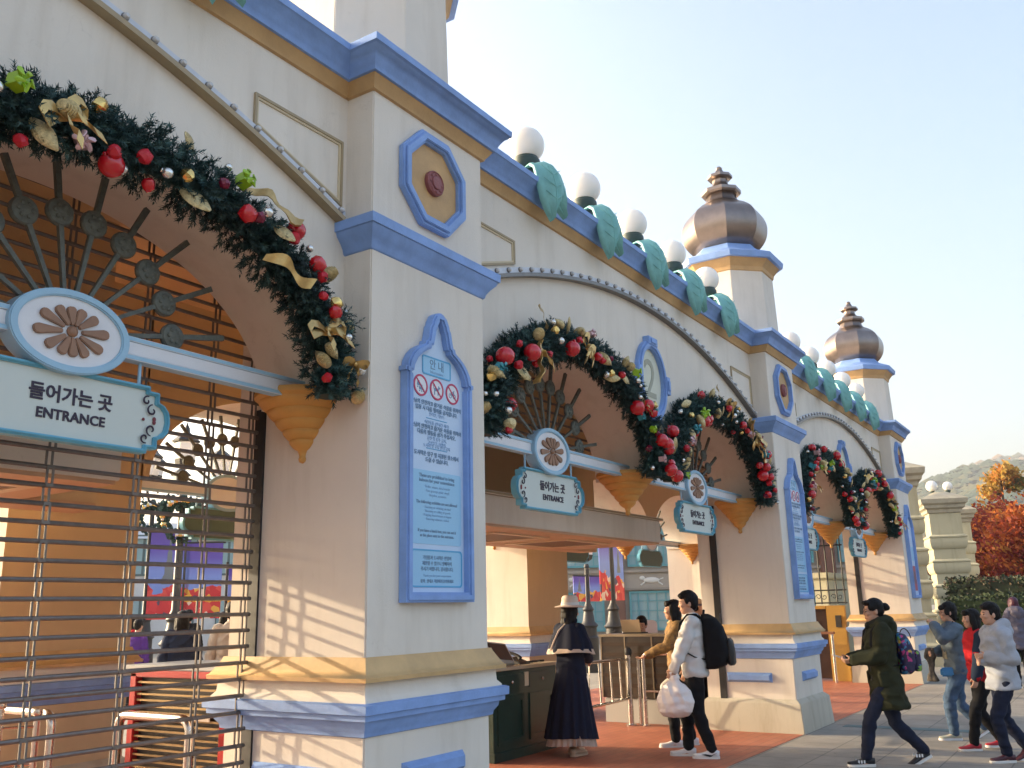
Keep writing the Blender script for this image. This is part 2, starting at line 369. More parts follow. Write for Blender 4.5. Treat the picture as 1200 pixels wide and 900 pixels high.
for x0 in PX:
    x1 = x0 + W; cx = x0 + W / 2
    p = MB().box(x0, x1, YF, YB, .2, 4.96).build('pillar', cream, gate, bevel=.008)
    base_parts(p, x0, YF, YB)
    MB().rect_sweep(x0, x1, YF, YW + .2, CAPB).build('capital', blue, p, smooth=50)
    MB().rect_sweep(x0, x1, YF, YB - .2, OCHB).build('ochre_band', ochre, p, smooth=50)
    MB().rect_sweep(x0, x1, YF, YB - .2, [(a, z + .003) for a, z in CORN] + [(.0, 5.24)]).build('cornice', blue, p, smooth=50)
    # octagonal plaque
    T = front(cx, YF, 4.505)
    pl = MB().prism(octo(.30), .0, .012, 0, T).build('plaque', ochre, p)
    f = MB(); f.frame(octo(.358), octo(.27), 0, .045, 0, T); f.frame(octo(.335), octo(.285), .045, .062, 0, T)
    f.build('octagon_frame', blue, pl, bevel=.006)
    r = MB(); r.lathe([(.092, .0), (.092, .03), (.08, .042), (.074, .034), (.05, .034), (.046, .046), (.02, .05), (0, .05)], 24, (0, 0, .01), 0, T)
    for k in range(8):
        r.ball((.063 * math.cos(k * .785), .063 * math.sin(k * .785), .042), (.012, .012, .01), 8, 0, T)
    r.build('rosette', rosette_m, pl)
    for T in (front(cx + .01, YF, .66), left_of(x0, (YF + YB) / 2, .66), right_of(x1, (YF + YB) / 2, .66)):
        n = MB(); nub(n, T, .60, .12, .045); n.build('raised_tablet', blue, p)
    # shutter guide on each side face
    MB().box(x0 - .016, x0 + .002, 4.60, 4.69, 0, 2.9).build('shutter_guide', iron, p); MB().box(x1 - .002, x1 + .016, 4.60, 4.69, 0, 2.9).build('shutter_guide', iron, p)
    # rear pillar
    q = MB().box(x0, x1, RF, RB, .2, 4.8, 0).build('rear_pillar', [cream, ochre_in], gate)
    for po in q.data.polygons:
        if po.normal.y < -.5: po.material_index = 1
    base_parts(q, x0, RF, RB)

# ---- turrets
DOME = [(.44, -.085), (.52, -.02), (.60, .10), (.635, .24), (.625, .38), (.555, .52), (.43, .63), (.33, .69), (.27, .745), (.235, .82), (.225, .87)]
FIN = [(.225, .865), (.28, .872), (.30, .90), (.30, .95), (.26, .965), (.21, .98), (.15, 1.02), (.12, 1.08), (.115, 1.12), (.12, 1.14), (.165, 1.15), (.19, 1.17), (.19, 1.21), (.13, 1.235), (.085, 1.25), (.07, 1.285), (.055, 1.31), (.045, 1.32), (.05, 1.345), (.03, 1.37), (.002, 1.385)]
TY = 4.34
for x0 in PX[1:]:
    cx = x0 + W / 2; ph = R(22.5); k8 = 1.0
    t = MB().lathe([(.665, 5.1), (.635, 6.36)], 8, (cx, TY, 0), 0, None, ph).build('turret', cream, gate, smooth=20, bevel=.006)
    MB().lathe([(.63, 6.23), (.655, 6.25), (.665, 6.30), (.71, 6.355), (.75, 6.41)], 8, (cx, TY, 0), 0, None, ph).build('ochre_band', ochre, t, smooth=20)
    MB().lathe([(.70, 6.408), (.80, 6.41), (.815, 6.49), (.70, 6.545), (.60, 6.59), (.55, 6.63), (.475, 6.72), (.3, 6.722)], 8, (cx, TY, 0), 0, None, ph).build('cornice', blue, t, smooth=20)
    prof = []
    for i in range(len(DOME) - 1):      # smooth the dome outline
        for s in range(3):
            u = s / 3; p0 = DOME[max(i - 1, 0)]; p1 = DOME[i]; p2 = DOME[i + 1]; p3 = DOME[min(i + 2, len(DOME) - 1)]
            prof.append(tuple(.5 * (2 * p1[c] + (p2[c] - p0[c]) * u + (2 * p0[c] - 5 * p1[c] + 4 * p2[c] - p3[c]) * u * u + (3 * p1[c] - p0[c] - 3 * p2[c] + p3[c]) * u ** 3) for c in (0, 1)))
    prof.append(DOME[-1])
    d = MB().lathe([(r, z + 6.79) for r, z in prof], 8, (cx, TY, 0), 0, None, ph).build('onion_dome', bronze, t, smooth=32)
    MB().lathe([(r, z + 6.79) for r, z in FIN], 8, (cx, TY, 0), 0, None, ph).build('finial', bronze, d, smooth=32)

# ---- bays
AH = 1.62; AR = .985; ZS = 2.87
def arch_z(u): return ZS + AR * math.sqrt(max(0, 1 - (u / AH) ** 2))
def wall_bay(a, b, y0, y1, ztop, mats, name):
    """wall with two arches between x=a and x=b; front face 0, back face 1, soffit 2"""
    cs = [a + 1.6925, b - 1.6925]; xs = {a - .02, b + .02}
    for c in cs:
        for k in range(49): xs.add(c - AH * math.cos(math.pi * k / 48))
    xs = sorted(xs); mb = MB()
    def zb(x):
        for c in cs:
            if abs(x - c) <= AH + 1e-6: return arch_z(x - c)
        return ZS
    vs = []
    for x in xs:
        z = zb(x); vs += [(x, y0, z), (x, y0, ztop), (x, y1, z), (x, y1, ztop)]
    fs = []; ms = []
    for i in range(len(xs) - 1):
        p = i * 4; q = p + 4
        fs += [(p, q, q + 1, p + 1), (p + 2, p + 3, q + 3, q + 2), (p, p + 2, q + 2, q), (p + 1, q + 1, q + 3, p + 3)]; ms += [0, 1, 2, 0]
    e = len(xs) * 4 - 4
    fs += [(0, 1, 3, 2), (e, e + 2, e + 3, e + 1)]; ms += [0, 0]
    mb.v = vs; mb.f = fs; mb.mi = ms
    return mb.build(name, mats, gate, smooth=30), cs

BULB = MB().ball((0, 0, .012), (.019, .019, .02), 10).lathe([(.022, -.012), (.022, .006), (.016, .01)], 10, (0, 0, 0), 1).mesh('bulb', [bulb_m, dsteel])
ringT = [(math.cos(2 * math.pi * k / 48), math.sin(2 * math.pi * k / 48)) for k in range(48)]
def ell(rx, ry, c=(0, 0)): return [(c[0] + rx * p[0], c[1] + ry * p[1]) for p in ringT]
def corbel(parent, x, y, clip=None):
    prof = [(.30, 2.945), (.36, 2.942), (.368, 2.925), (.366, 2.90), (.345, 2.885)]
    for r0, z0, r1, z1 in ((.335, 2.88, .285, 2.815), (.270, 2.81, .225, 2.745), (.210, 2.74, .168, 2.675), (.153, 2.67, .115, 2.605), (.100, 2.60, .068, 2.54)):
        for q in range(6):
            a = q / 5 * math.pi; t = q / 5; bul = .016 * math.sin(a); prof.append((r0 + (r1 - r0) * t + bul, z0 + (z1 - z0) * t + bul * .4))
    prof += [(.04, 2.525), (.03, 2.50), (.026, 2.48), (.034, 2.465), (.026, 2.445), (.004, 2.435)]
    prof = [(r * .86, 2.945 - (2.945 - z) * .87) for r, z in prof]
    return MB().lathe(prof, 40, (x, y, 0)).build('corbel', terracotta, parent, smooth=40)

def arch_grille(cx, y, T, rear_side=False):
    """crossbar, ten rays with discs, oval medallion with flower; one grille per arch"""
    zc = 2.945
    bar = MB()
    bar.box(cx - 1.67, cx + 1.67, y - .03, y + .03, zc - .035, zc + .035, 0)
    bar.box(cx - 1.67, cx + 1.67, y - .038, y + .038, zc + .035, zc + .062, 1).box(cx - 1.67, cx + 1.67, y - .038, y + .038, zc - .062, zc - .035, 1)
    g = bar.build('arch_grille', [white, pblue], gate, bevel=.003)
    TT = T(cx, y, zc)
    for k in range(10):
        a = R(12 + 156 * k / 9); c, s = math.cos(a), math.sin(a)
        L = .97 if abs(c) > .5 else .90
        d = MB(); n = (-s, c)
        def P(r, w): return (r * c + n[0] * w, r * s + n[1] * w)
        d.prism([P(.22, -.010), P(L, -.016), P(L, .016), P(.22, .010)], -.012, .012, 0, TT)
        d.lathe([(.058, -.02), (.072, -.012), (.074, .006), (.066, .018), (.04, .022), (.02, .03), (0, .032)], 18, (P(.62, 0)[0], P(.62, 0)[1], 0), 0, TT)
        for q in range(6): 
            d.ball((P(.62, 0)[0] + .035 * math.cos(q * 1.047), P(.62, 0)[1] + .035 * math.sin(q * 1.047), .024), (.014, .014, .008), 6, 0, TT)
        d.build('ray', grille_m, g)
    m0 = MB().prism(ell(.285, .185), -.045, .050, 0, TT).build('medallion', white, g, bevel=.004)
    return g, TT
def finish_medallion(g, TT):
    MB().frame(ell(.315, .21), ell(.272, .172), -.05, .066, 0, TT).build('medallion_rim', pblue, g, bevel=.006)
    fl = MB(); 
    for k in range(12):
        a = 2 * math.pi * k / 12 + .13; c, s = math.cos(a), math.sin(a); L = 1 / math.sqrt((c / .20) ** 2 + (s / .125) ** 2)
        ps = []
        for (r, w) in ((.25, .010), (.6, .019), (.85, .026), (.95, .022), (1.0, .010)): ps.append((r * L, w))
        out = [(r * c - w * s, r * s + w * c) for r, w in ps] + [(r * c + w * s, r * s - w * c) for r, w in reversed(ps)]
        fl.prism(out, .048, .066, 0, TT)
    fl.ball((0, 0, .058), (.03, .03, .02), 12, 0, TT)
    fl.build('flower', flower_m, g, bevel=.004)

lamps_x = []
GR = []
for i in range(3):
    a = PX[i] + W; b = PX[i + 1]; mid = (a + b) / 2
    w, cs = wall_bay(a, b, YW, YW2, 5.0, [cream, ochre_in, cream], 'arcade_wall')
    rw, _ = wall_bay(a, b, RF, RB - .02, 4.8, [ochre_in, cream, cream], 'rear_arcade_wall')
    # cornice of the wall (the pillars' own cornice overlaps its ends)
    def lin(prof, nm, M):
        rs = [[(x, YW - q, z) for q, z in prof] + [(x, YW + .3, prof[-1][1]), (x, YW + .3, prof[0][1])] for x in (a + .03, b - .03)]
        MB().rings(rs).build(nm, M, w, smooth=50)
    lin([(max(q, .004), z) for q, z in OCHB], 'ochre_band', ochre); lin(CORN, 'cornice', blue)
    # bulb trim along a shallow arc
    def za(x): return 4.02 + .70 * (1 - ((x - mid) / (mid - a)) ** 2)
    N = 60; xs = [a + .07 + (b - a - .14) * k / N for k in range(N + 1)]
    tr = MB(); 
    def strip(d0, d1, o0, o1, mi):
        rs = []
        for x in xs:
            dz = -1.4 * (x - mid) / (mid - a) ** 2; nn = Vector((-dz, 0, 1)).normalized(); z = za(x)
            p0 = Vector((x, 0, z)) + nn * o0; p1 = Vector((x, 0, z)) + nn * o1
            rs.append([(p0.x, YW - d0, p0.z), (p0.x, YW - d1, p0.z), (p1.x, YW - d1, p1.z), (p1.x, YW - d0, p1.z)])
        tr.rings(rs, mi)
    strip(-.01, .07, -.028, .004, 0); strip(-.01, .05, .004, .052, 1)
    ts = tr.build('light_trim', [trim_brown if i == 0 else dsteel, mat('trim_grey', (.56, .58, .63), .45, nscale=10, namt=.1)], w, smooth=20)
    if True:
        nb = 38 if i else 38
        for k in range(nb):
            x = a + .10 + (b - a - .2) * k / (nb - 1)
            if i == 0 and x < 1.2: continue
            o = link('bulb', BULB, ts); o.location = (x, YW - .052, za(x) + .032); o.rotation_euler.x = R(90)
    # spandrel panels
    for s in (0, 1):
        ux = (lambda d: a + d) if s == 0 else (lambda d: b - d)
        out = [(ux(.05), 4.61), (ux(.05), 4.15), (ux(.80), 4.40), (ux(.80), 4.61)]
        inn = [(ux(.082), 4.578), (ux(.082), 4.195), (ux(.768), 4.424), (ux(.768), 4.578)]
        mi_ = [(ux(.068), 4.592), (ux(.068), 4.173), (ux(.782), 4.412), (ux(.782), 4.592)]
        T = front(0, YW, 0); fr = MB(); fr.frame(out, mi_, -.004, .018, 0, T); fr.frame(mi_, inn, -.004, .011, 1, T)
        fr.build('panel_frame', [trim_brown, trim_gold], w)
    # corbels
    corbel(w, mid, 4.25); corbel(w, a, 4.25); corbel(w, b, 4.25)
    corbel(rw, mid, 8.25); corbel(rw, a, 8.25); corbel(rw, b, 8.25)
    # number medallion above the pendant
    if i > 0:
        T = front(mid + .02, YW, 3.90)
        pn = MB().prism(ell(.275, .36), 0, .012, 0, T).build('medallion_panel', mat('medallion_face', (.60, .60, .48), .5, nscale=4, namt=.06), w)
        f = MB(); f.frame(ell(.355, .435), ell(.265, .345), -.002, .05, 0, T); f.frame(ell(.33, .41), ell(.285, .365), .05, .066, 0, T)
        for (u, v, hw, hh) in ((0, .425, .11, .045), (0, -.425, .11, .045), (.345, 0, .045, .10), (-.345, 0, .045, .10)):
            f.box(u - hw, u + hw, v - hh, v + hh, -.003, .075, 0, T)
            f.box(u - hw * .6, u + hw * .6, v - hh * .55, v + hh * .55, .075, .088, 0, T)
        f.build('medallion_rim', blue, pn, bevel=.005)
        if i == 1:
            link('numeral', text_mesh('2', .60, front(mid + .02, YW - .014, 3.90), .003, .0), pn).data.materials.append(mat('numeral_grey', (.34, .34, .26), .6))
    for c in cs:
        if i == 0 and c < 0: continue
        if i == 0: c += .03
        g, TT = arch_grille(c, 4.20, front); finish_medallion(g, TT); GR.append((i, c))
    if i > 0:
        for c in cs:
            g, TT = arch_grille(c, 8.50, rear); finish_medallion(g, TT)
# ceiling and roof
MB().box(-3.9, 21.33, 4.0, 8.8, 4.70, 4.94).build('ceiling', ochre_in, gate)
MB().box(-3.9, 21.33, 3.98, 8.83, 4.94, 5.20).build('roof', cream, gate)

# ---- canopies over the turnstile lanes
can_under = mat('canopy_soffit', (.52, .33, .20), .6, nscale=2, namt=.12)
for i in (0, 1):
    a = PX[i] + W; b = PX[i + 1]
    bk = MB().box(a - .01 if i == 0 else 6.3, b + .01, 6.45, 6.70, 2.42, 4.705).build('sun_block_bulkhead', ochre_in, gate)  # bulkhead added to block sun from the upper side faces of the pillars
    if i == 0: a = 0.0
    mb = MB().box(a + .72, b - .70, 5.10, 6.46, 2.40, 2.68, 0)
    mb.box(a + .68, b - .66, 5.06, 6.46, 2.68, 2.715, 1)
    c = mb.build('lane_canopy', [cream, trim_brown], gate, bevel=.006)
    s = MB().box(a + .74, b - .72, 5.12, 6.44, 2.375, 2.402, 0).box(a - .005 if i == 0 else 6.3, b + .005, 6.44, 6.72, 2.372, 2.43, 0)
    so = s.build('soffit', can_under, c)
    n = 3
    for k in range(n):
        x = a + .95 + (b - a - 2.2) * (k + .5) / n; L = MB()
        L.frame([(x - .55, 5.45), (x + .55, 5.45), (x + .55, 6.35), (x - .55, 6.35)], [(x - .47, 5.53), (x + .47, 5.53), (x + .47, 6.27), (x - .47, 6.27)], 2.36, 2.377)
        L.box(x - .47, x + .47, 5.53, 6.27, 2.369, 2.3745, 1)
        L.build('recessed_light_tray', [mat('tray_rim', (.60, .46, .30), .5), mat('tray_dark', (.16, .09, .05), .6)], so)

# ---- leaves draped over the cornice, lamps above
def leaf_mesh():
    mb = MB()
    # path of the midrib: from the lamp foot over the cornice edge and down
    P = [(0, -.05, .47), (.0, -.16, .45), (.01, -.245, .385), (.025, -.295, .28), (.04, -.315, .16), (.05, -.305, .05), (.055, -.285, -.03), (.06, -.265, -.105)]
    Wd = [.055, .085, .110, .140, .150, .125, .070, .004]
    n = 9; rs = []
    for (p, w) in zip(P, Wd):
        row = []
        for j in range(n):
            u = (j / (n - 1) - .5) * 2
            row.append((p[0] + u * w, p[1] + .045 * u * u - (.018 if abs(u) < .1 else 0) + .012 * math.sin(u * 9), p[2] + .025 * abs(u) + (.03 * u)))
        rs.append(row)
    rs2 = [[(q[0], q[1] + .022, q[2] - .012) for q in row] for row in rs]
    v = [q for row in rs for q in row] + [q for row in rs2 for q in row]; k = len(rs); o = k * n; f = []
    for i in range(k - 1):
        for j in range(n - 1):
            f += [(i * n + j, i * n + j + 1, (i + 1) * n + j + 1, (i + 1) * n + j), (o + i * n + j, o + (i + 1) * n + j, o + (i + 1) * n + j + 1, o + i * n + j + 1)]
        f += [(i * n, (i + 1) * n, o + (i + 1) * n, o + i * n), (i * n + n - 1, o + i * n + n - 1, o + (i + 1) * n + n - 1, (i + 1) * n + n - 1)]
    f += [tuple(range(0, n)) + tuple(reversed(range(o, o + n))), tuple(reversed(range((k - 1) * n, k * n))) + tuple(range(o + (k - 1) * n, o + k * n))]
    mb.add(v, f)
    # second leaf, turned and tucked behind the first
    q = Matrix.Translation((.16, .03, .03)) @ Matrix.Rotation(R(-22), 4, 'Y') @ Matrix.Diagonal((.75, .95, .80, 1))
    mb.add([tuple(q @ Vector(p)) for p in v], f)
    # raised veins
    for s in (-1, 1):
        for k in range(3):
            i = 3 + k; p = P[i]; w = Wd[i]
            mb.tube([(p[0], p[1] - .02, p[2]), (p[0] + s * w * .75, p[1] + .012, p[2] + .075)], [.006, .003], 5)
    mb.tube([(x, y - .019, z) for x, y, z in P[2:]], [.006] * 5 + [.003], 5)
    return mb.mesh('leaf_ornament', teal, 50)
LEAF = leaf_mesh()
lamp0 = None; NAMES = ['first', 'second', 'third', 'fourth', 'fifth']
for i in range(3):
    mid = (PX[i] + W + PX[i + 1]) / 2
    for k in range(5):
        x = mid + (k - 2) * 1.095
        if i == 0 and k < 4: continue
        o = link('leaf_ornament', LEAF, gate); o.location = Vector((x - .05, 3.96, 4.975)) - gate.location; o.rotation_euler.z = R(-22)
        if lamp0 is None:
            lamp0 = l = thing('globe_lamp', '', 'lamp', (x, 4.02, 5.2))
            MB().ball((0, 0, .505), .170, 32).build('globe', globe_m, l, smooth=80)
            MB().lathe([(.12, 0), (.12, .10), (.085, .12), (.08, .24), (.115, .27), (.125, .30), (.125, .345), (.11, .36), (.105, .40), (.09, .40)], 24).build('collar', dgreen, l)
        else:
            l = copy_tree(lamp0); l.location = (x, 4.02, 5.2)
        where = ['left of the nearest pillar', 'along the middle bay cornice', 'along the far bay cornice'][i]
        tag(l, (f'opal globe lamp {where}' if i == 0 else f'opal globe lamp, {NAMES[k]} one from the nearest pillar {where}' if i == 1 else f'opal globe lamp, {NAMES[k]} one from the middle pillar {where}'), 'lamp', 'globe lamps along the cornice')
# ================================================================== SIGNS
def sign_outline(sx, sy):
    q = [(.455, .18), (.455, .153), (.515, .153), (.515, .10), (.548, .088), (.578, .055), (.588, 0)]
    full = q + [(x, -y) for x, y in reversed(q[:-1])]
    full = [(-x, y) for x, y in reversed(full)][:0] + full + [(-x, -y) for x, y in full]
    return [(x * sx, y * sy) for x, y in full]
def curl(mb, c, r, a0, turns, flip, T, mi):
    pts = []
    for k in range(14):
        t = k / 13; a = a0 + flip * turns * 2 * math.pi * t; q = r * (1 - .72 * t)
        pts.append((c[0] + q * math.cos(a), c[1] + q * math.sin(a), .026))
    mb.tube(pts, [.0035 + .002 * math.sin(math.pi * k / 13) for k in range(14)], 5, mi, T)
green_back = mat('sign_back_green', (.085, .145, .12), .55, nscale=4, namt=.12)
def entrance_sign(label, cx, y, T, txt=True):
    if T is front: cx = cx + .025
    t = thing('entrance_sign', label, 'sign', (cx, y, 2.40), group='hanging entrance signs', world=True)
    M = T(cx, y, 2.585)
    o = sign_outline(1, 1); n_ = sign_outline(.955, .87)
    b = MB(); b.prism(sign_outline(.97, .93), -.02, .015, 0, M)
    bo = b.build('board', signface if txt else [green_back], t)
    if not txt: pass
    f = MB(); f.frame(o, n_, -.03, .032, 0, M); f.frame(sign_outline(.985, .955), sign_outline(.968, .905), .032, .042, 0, M)
    f.build('sign_frame', skyblue, t, bevel=.005)
    # plain green back
    MB().prism(sign_outline(.95, .88), -.028, -.021, 0, M).build('back_panel', green_back, bo)
    a = text_mesh('들어가는 곳', .090, M @ Matrix.Translation((.03, .042, .018)), .002, .0022)
    e = text_mesh('ENTRANCE', .068, M @ Matrix.Translation((.035, -.055, .018)), .002, .0018, space=1.04)
    link('lettering', join_meshes([a, e], [ink], [0, 0]), bo)
    for s in (1, -1):
        sc_ = MB()
        for (cx_, cy_, r, a0, fl) in ((.44, .10, .026, 1.2, 1), (.475, .052, .032, 1.6, 1), (.475, -.052, .032, -1.6, -1), (.44, -.10, .026, -1.2, -1)):
            curl(sc_, (s * cx_, cy_), r, a0 if s > 0 else math.pi - a0, .9, fl * s, M, 0)
        for (hx, hy, r) in ((.495, .008, .014), (.495, -.008, .014)):
            sc_.ball((s * hx, hy, .02), (r * .8, r, .006), 8, 1, M)
        sc_.ball((s * .43, 0, .02), (.009, .009, .005), 8, 1, M)
        sc_.build('scroll_ornament', [ink, burg], bo)
    for s in (-1, 1):
        h = MB(); h.tube([M @ Vector((s * .40, .155, 0)), M @ Vector((s * .40, .33, 0))], .009, 8)
        h.lathe([(.02, 0), (.024, .012), (.02, .03)], 10, M @ Vector((s * .40, .30, 0)), 0)
        h.build('hanger', pblue, t)
    return t
SL = ['large nearest entrance sign hanging in front of the closed rolling shutter', 'entrance sign under the left arch of the middle bay, right of the board',
      'entrance sign under the middle bay right arch, before the dark gate post', 'far entrance sign half hidden behind the second pillar', 'farthest small entrance sign before the last pillar']
k = 0
for i, c in GR:
    entrance_sign(SL[k], c, 4.20, front); k += 1
BL = ['green back of an entrance sign seen through the rolling shutter', 'green back of the inner sign hidden behind the added sun-blocking bulkhead',
      'green back of a hanging sign above the woman in the white hat', 'green back of a hanging sign above the seated desk clerk']
k = 0
for i in (1, 2):
    a = PX[i] + W; b = PX[i + 1]
    for c in (a + 1.6925, b - 1.6925):
        entrance_sign(BL[k], c, 8.50, rear); k += 1

# ---- tall information boards on the pillars
bface = mat('board_face', (.50, .63, .80), .35, nscale=1.5, namt=.04)
bbox = mat('board_box', (.30, .55, .76), .35); bline = mat('board_line', (.08, .36, .62), .4)
btxt = mat('board_text', (.15, .25, .38), .5); btxt2 = mat('board_text_light', (.27, .43, .64), .5)
bred = mat('ban_red', (.50, .02, .09), .4)
def board_outline(o):
    h = [(.352, 0), (.352, 1.445), (.368, 1.448), (.368, 1.475), (.345, 1.478), (.335, 1.52), (.30, 1.575), (.255, 1.615), (.205, 1.645), (.165, 1.665), (.158, 1.69), (.138, 1.695), (.125, 1.74), (.112, 1.80), (.098, 1.815), (.092, 1.84), (.065, 1.885), (.03, 1.908), (0, 1.914)]
    h = [(max(0, x - o) if x > 0 else 0, (z + o if z < .01 else (z - o * (1.0 if z > 1.9 else .35 if z > 1.44 else 0)))) for x, z in h]
    return h + [(-x, z) for x, z in reversed(h[:-1])]
def round_rect(w, h, r):
    pts = []
    for cx, cy, a0 in ((w / 2 - r, h / 2 - r, 0), (-w / 2 + r, h / 2 - r, 90), (-w / 2 + r, -h / 2 + r, 180), (w / 2 - r, -h / 2 + r, 270)):
        for k in range(5): pts.append((cx + r * math.cos(R(a0 + 22.5 * k)), cy + r * math.sin(R(a0 + 22.5 * k))))
    return pts
def moved(p, x, y): return [(a + x, b + y) for a, b in p]
def info_board(label, cx, full=True, colour_block=False):
    t = thing('information_board', label, 'information board', (cx, YF, 1.63), group='tall blue framed notice boards', world=True)
    M = front(cx, YF - .002, 1.63)
    f = MB(); f.frame(board_outline(0), board_outline(.062), 0, .06, 0, M); f.frame(board_outline(.014), board_outline(.045), .06, .072, 0, M)
    f.build('board_frame', blue, t, bevel=.004)
    pn = MB().prism(board_outline(.05), 0, .02, 0, M).build('notice_panel', bface, t)
    z = .0205
    art = MB()
    if not colour_block:
        art.prism(moved(round_rect(.52, .47, .02), 0, .595), z, z + .002, 0, M); art.build('coloured_box', [bbox, bline], pn); art = MB()
        art.prism(moved(round_rect(.52, .225, .02), 0, .21), z, z + .002, 0, M)
        art.frame(moved(round_rect(.53, .235, .025), 0, .21), moved(round_rect(.51, .215, .02), 0, .21), z, z + .004, 1, M)
        art.build('coloured_box', [bbox, bline], pn); art = MB()
        art.prism(moved(round_rect(.30, .12, .015), 0, 1.535), z, z + .002, 0, M)
        art.frame(moved(round_rect(.31, .13, .018), 0, 1.535), moved(round_rect(.29, .11, .012), 0, 1.535), z, z + .004, 1, M)
        art.build('coloured_box', [bbox, bline], pn)
        for zz in (1.175, .975): MB().box(-.11, .11, zz, zz + .005, z, z + .002, 0, M).build('divider_line', bline, pn)
        for k in range(3):
            ban = MB(); u = (k - 1) * .172; v = 1.385; c24 = [(math.cos(2 * math.pi * q / 28), math.sin(2 * math.pi * q / 28)) for q in range(28)]
            ban.prism([(u + .06 * x, v + .06 * y) for x, y in c24], z, z + .0015, 2, M)
            ban.frame([(u + .073 * x, v + .073 * y) for x, y in c24], [(u + .060 * x, v + .060 * y) for x, y in c24], z, z + .004, 0, M)
            S = M @ Matrix.Translation((u, v, 0)); zz = z + .0015
            def d(poly): ban.prism(poly, zz, zz + .001, 1, S)
            if k == 0:      # roller skates
                d([(-.035, .02), (-.012, .03), (-.008, .012), (.018, .002), (.02, -.008), (-.036, -.004)]); d([(-.016, -.012), (.012, -.008), (.034, -.022), (.034, -.032), (-.016, -.028)])
                for q in (-.03, -.012, .008): ban.ball((q, -.014, zz), (.006, .006, .001), 8, 1, S)
                for q in (-.01, .01, .028): ban.ball((q, -.038, zz), (.006, .006, .001), 8, 1, S)
            elif k == 1:    # dog
                d([(-.03, .008), (.012, .008), (.02, .03), (.026, .022), (.038, .016), (.034, .008), (.022, .006), (.018, -.038), (.01, -.038), (.008, -.012), (-.018, -.010), (-.02, -.038), (-.03, -.038), (-.028, -.006), (-.036, .012), (-.04, .028), (-.034, .026)])
            else:           # bicycle
                for q in (-.022, .022): ban.tube([(q + .015 * math.cos(a * .52), -.014 + .015 * math.sin(a * .52), zz) for a in range(12)], .0025, 4, 1, S, closed=True)
                for a_, b_ in (((-.022, -.014), (-.008, .014)), ((-.008, .014), (.016, .012)), ((.022, -.014), (.014, .022)), ((0, -.014), (.016, .012)), ((0, -.014), (-.010, .018)), ((.014, .022), (.024, .024))): ban.tube([(*a_, zz), (*b_, zz)], .0026, 4, 1, S)
            ban.prism([(-.045, .038), (-.038, .045), (.045, -.038), (.038, -.045)], zz + .001, zz + .003, 0, S)
            ban.build('prohibition_symbol', [bred, btxt, white], pn)
    if full:
        rows = [('안 내', .075, 1.545, 0), ('· Information ·', .03, 1.497, 1),
            ('손님의 안전하고 즐거운 이용을 위하여', .034, 1.275, 0), ('입장 시 다음 행위를 금지합니다.', .034, 1.237, 0), ('인라인, 킥보드', .028, 1.205, 1),
            ('애완동물 (안내견 제외)', .028, 1.148, 1), ('손님의 안전하고 즐거운 이용을 위하여', .034, 1.115, 0), ('다음의 행동을 삼가 주십시오.', .034, 1.078, 0),
            ('금연 및 음주 금지,', .028, 1.045, 1), ('고성방가, 상행위,', .028, 1.015, 1), ('도시락 및 주류 반입 금지', .028, .993, 1), ('도시락은 입구 옆 지정된 장소에서', .034, .938, 0), ('드실 수 있습니다.', .034, .900, 0),
            ('These are prohibited to bring', .031, .795, 0), ('indoors for your convenience', .031, .765, 0), ('· Roller skates, kick boards', .025, .727, 1), ('· Pets (except guide dogs)', .025, .700, 1), ('· Bicycles, scooters', .025, .673, 1),
            ('The following activities are not allowed', .027, .625, 0), ('· Smoking or drinking alcohol', .024, .595, 1), ('· Shouting or selling of goods', .024, .570, 1), ('· Bringing lunch boxes or liquor', .024, .545, 1), ('· Entering without a ticket', .024, .520, 1),
            ('If you have a lunch box, you can eat it', .026, .445, 0), ('at the place next to the entrance.', .026, .415, 0),
            ('기념품과 도시락은 반입이', .028, .275, 0), ('제한될 수 있으니 양해하여', .028, .240, 0), ('주시기 바랍니다. 감사합니다.', .028, .205, 0), ('Thank you for your cooperation', .022, .165, 1), ('문의 : 안내소 직원에게 문의하세요', .024, .130, 0)]
        ms = []; ix = []
        for s, h, v, c in rows:
            ms.append(text_mesh(s, h, M @ Matrix.Translation((0, v, z + .003)), .0006, .0008 if c == 0 else 0)); ix.append(c)
        link('notice_lettering', join_meshes(ms, [btxt, btxt2], ix), pn)
    if colour_block:
        art.prism(moved(round_rect(.5, .5, .02), 0, .40), z, z + .002, 0, M)
        art.prism(moved(round_rect(.36, .26, .05), .02, .42), z + .002, z + .004, 1, M)
        art.prism(moved(round_rect(.5, .28, .02), 0, .90), z, z + .002, 2, M)
        art.build('poster_picture', [mat('poster_red', (.40, .08, .10), .4), mat('poster_brown', (.20, .10, .12), .4), bbox], pn)
info_board('tall blue framed notice board with prohibition symbols on the nearest pillar', 4.74)
info_board('blue framed notice board on the middle pillar beside the far garlands', 12.74)
info_board('blue framed notice board with a red picture on the last pillar', 20.74, full=False, colour_block=True)

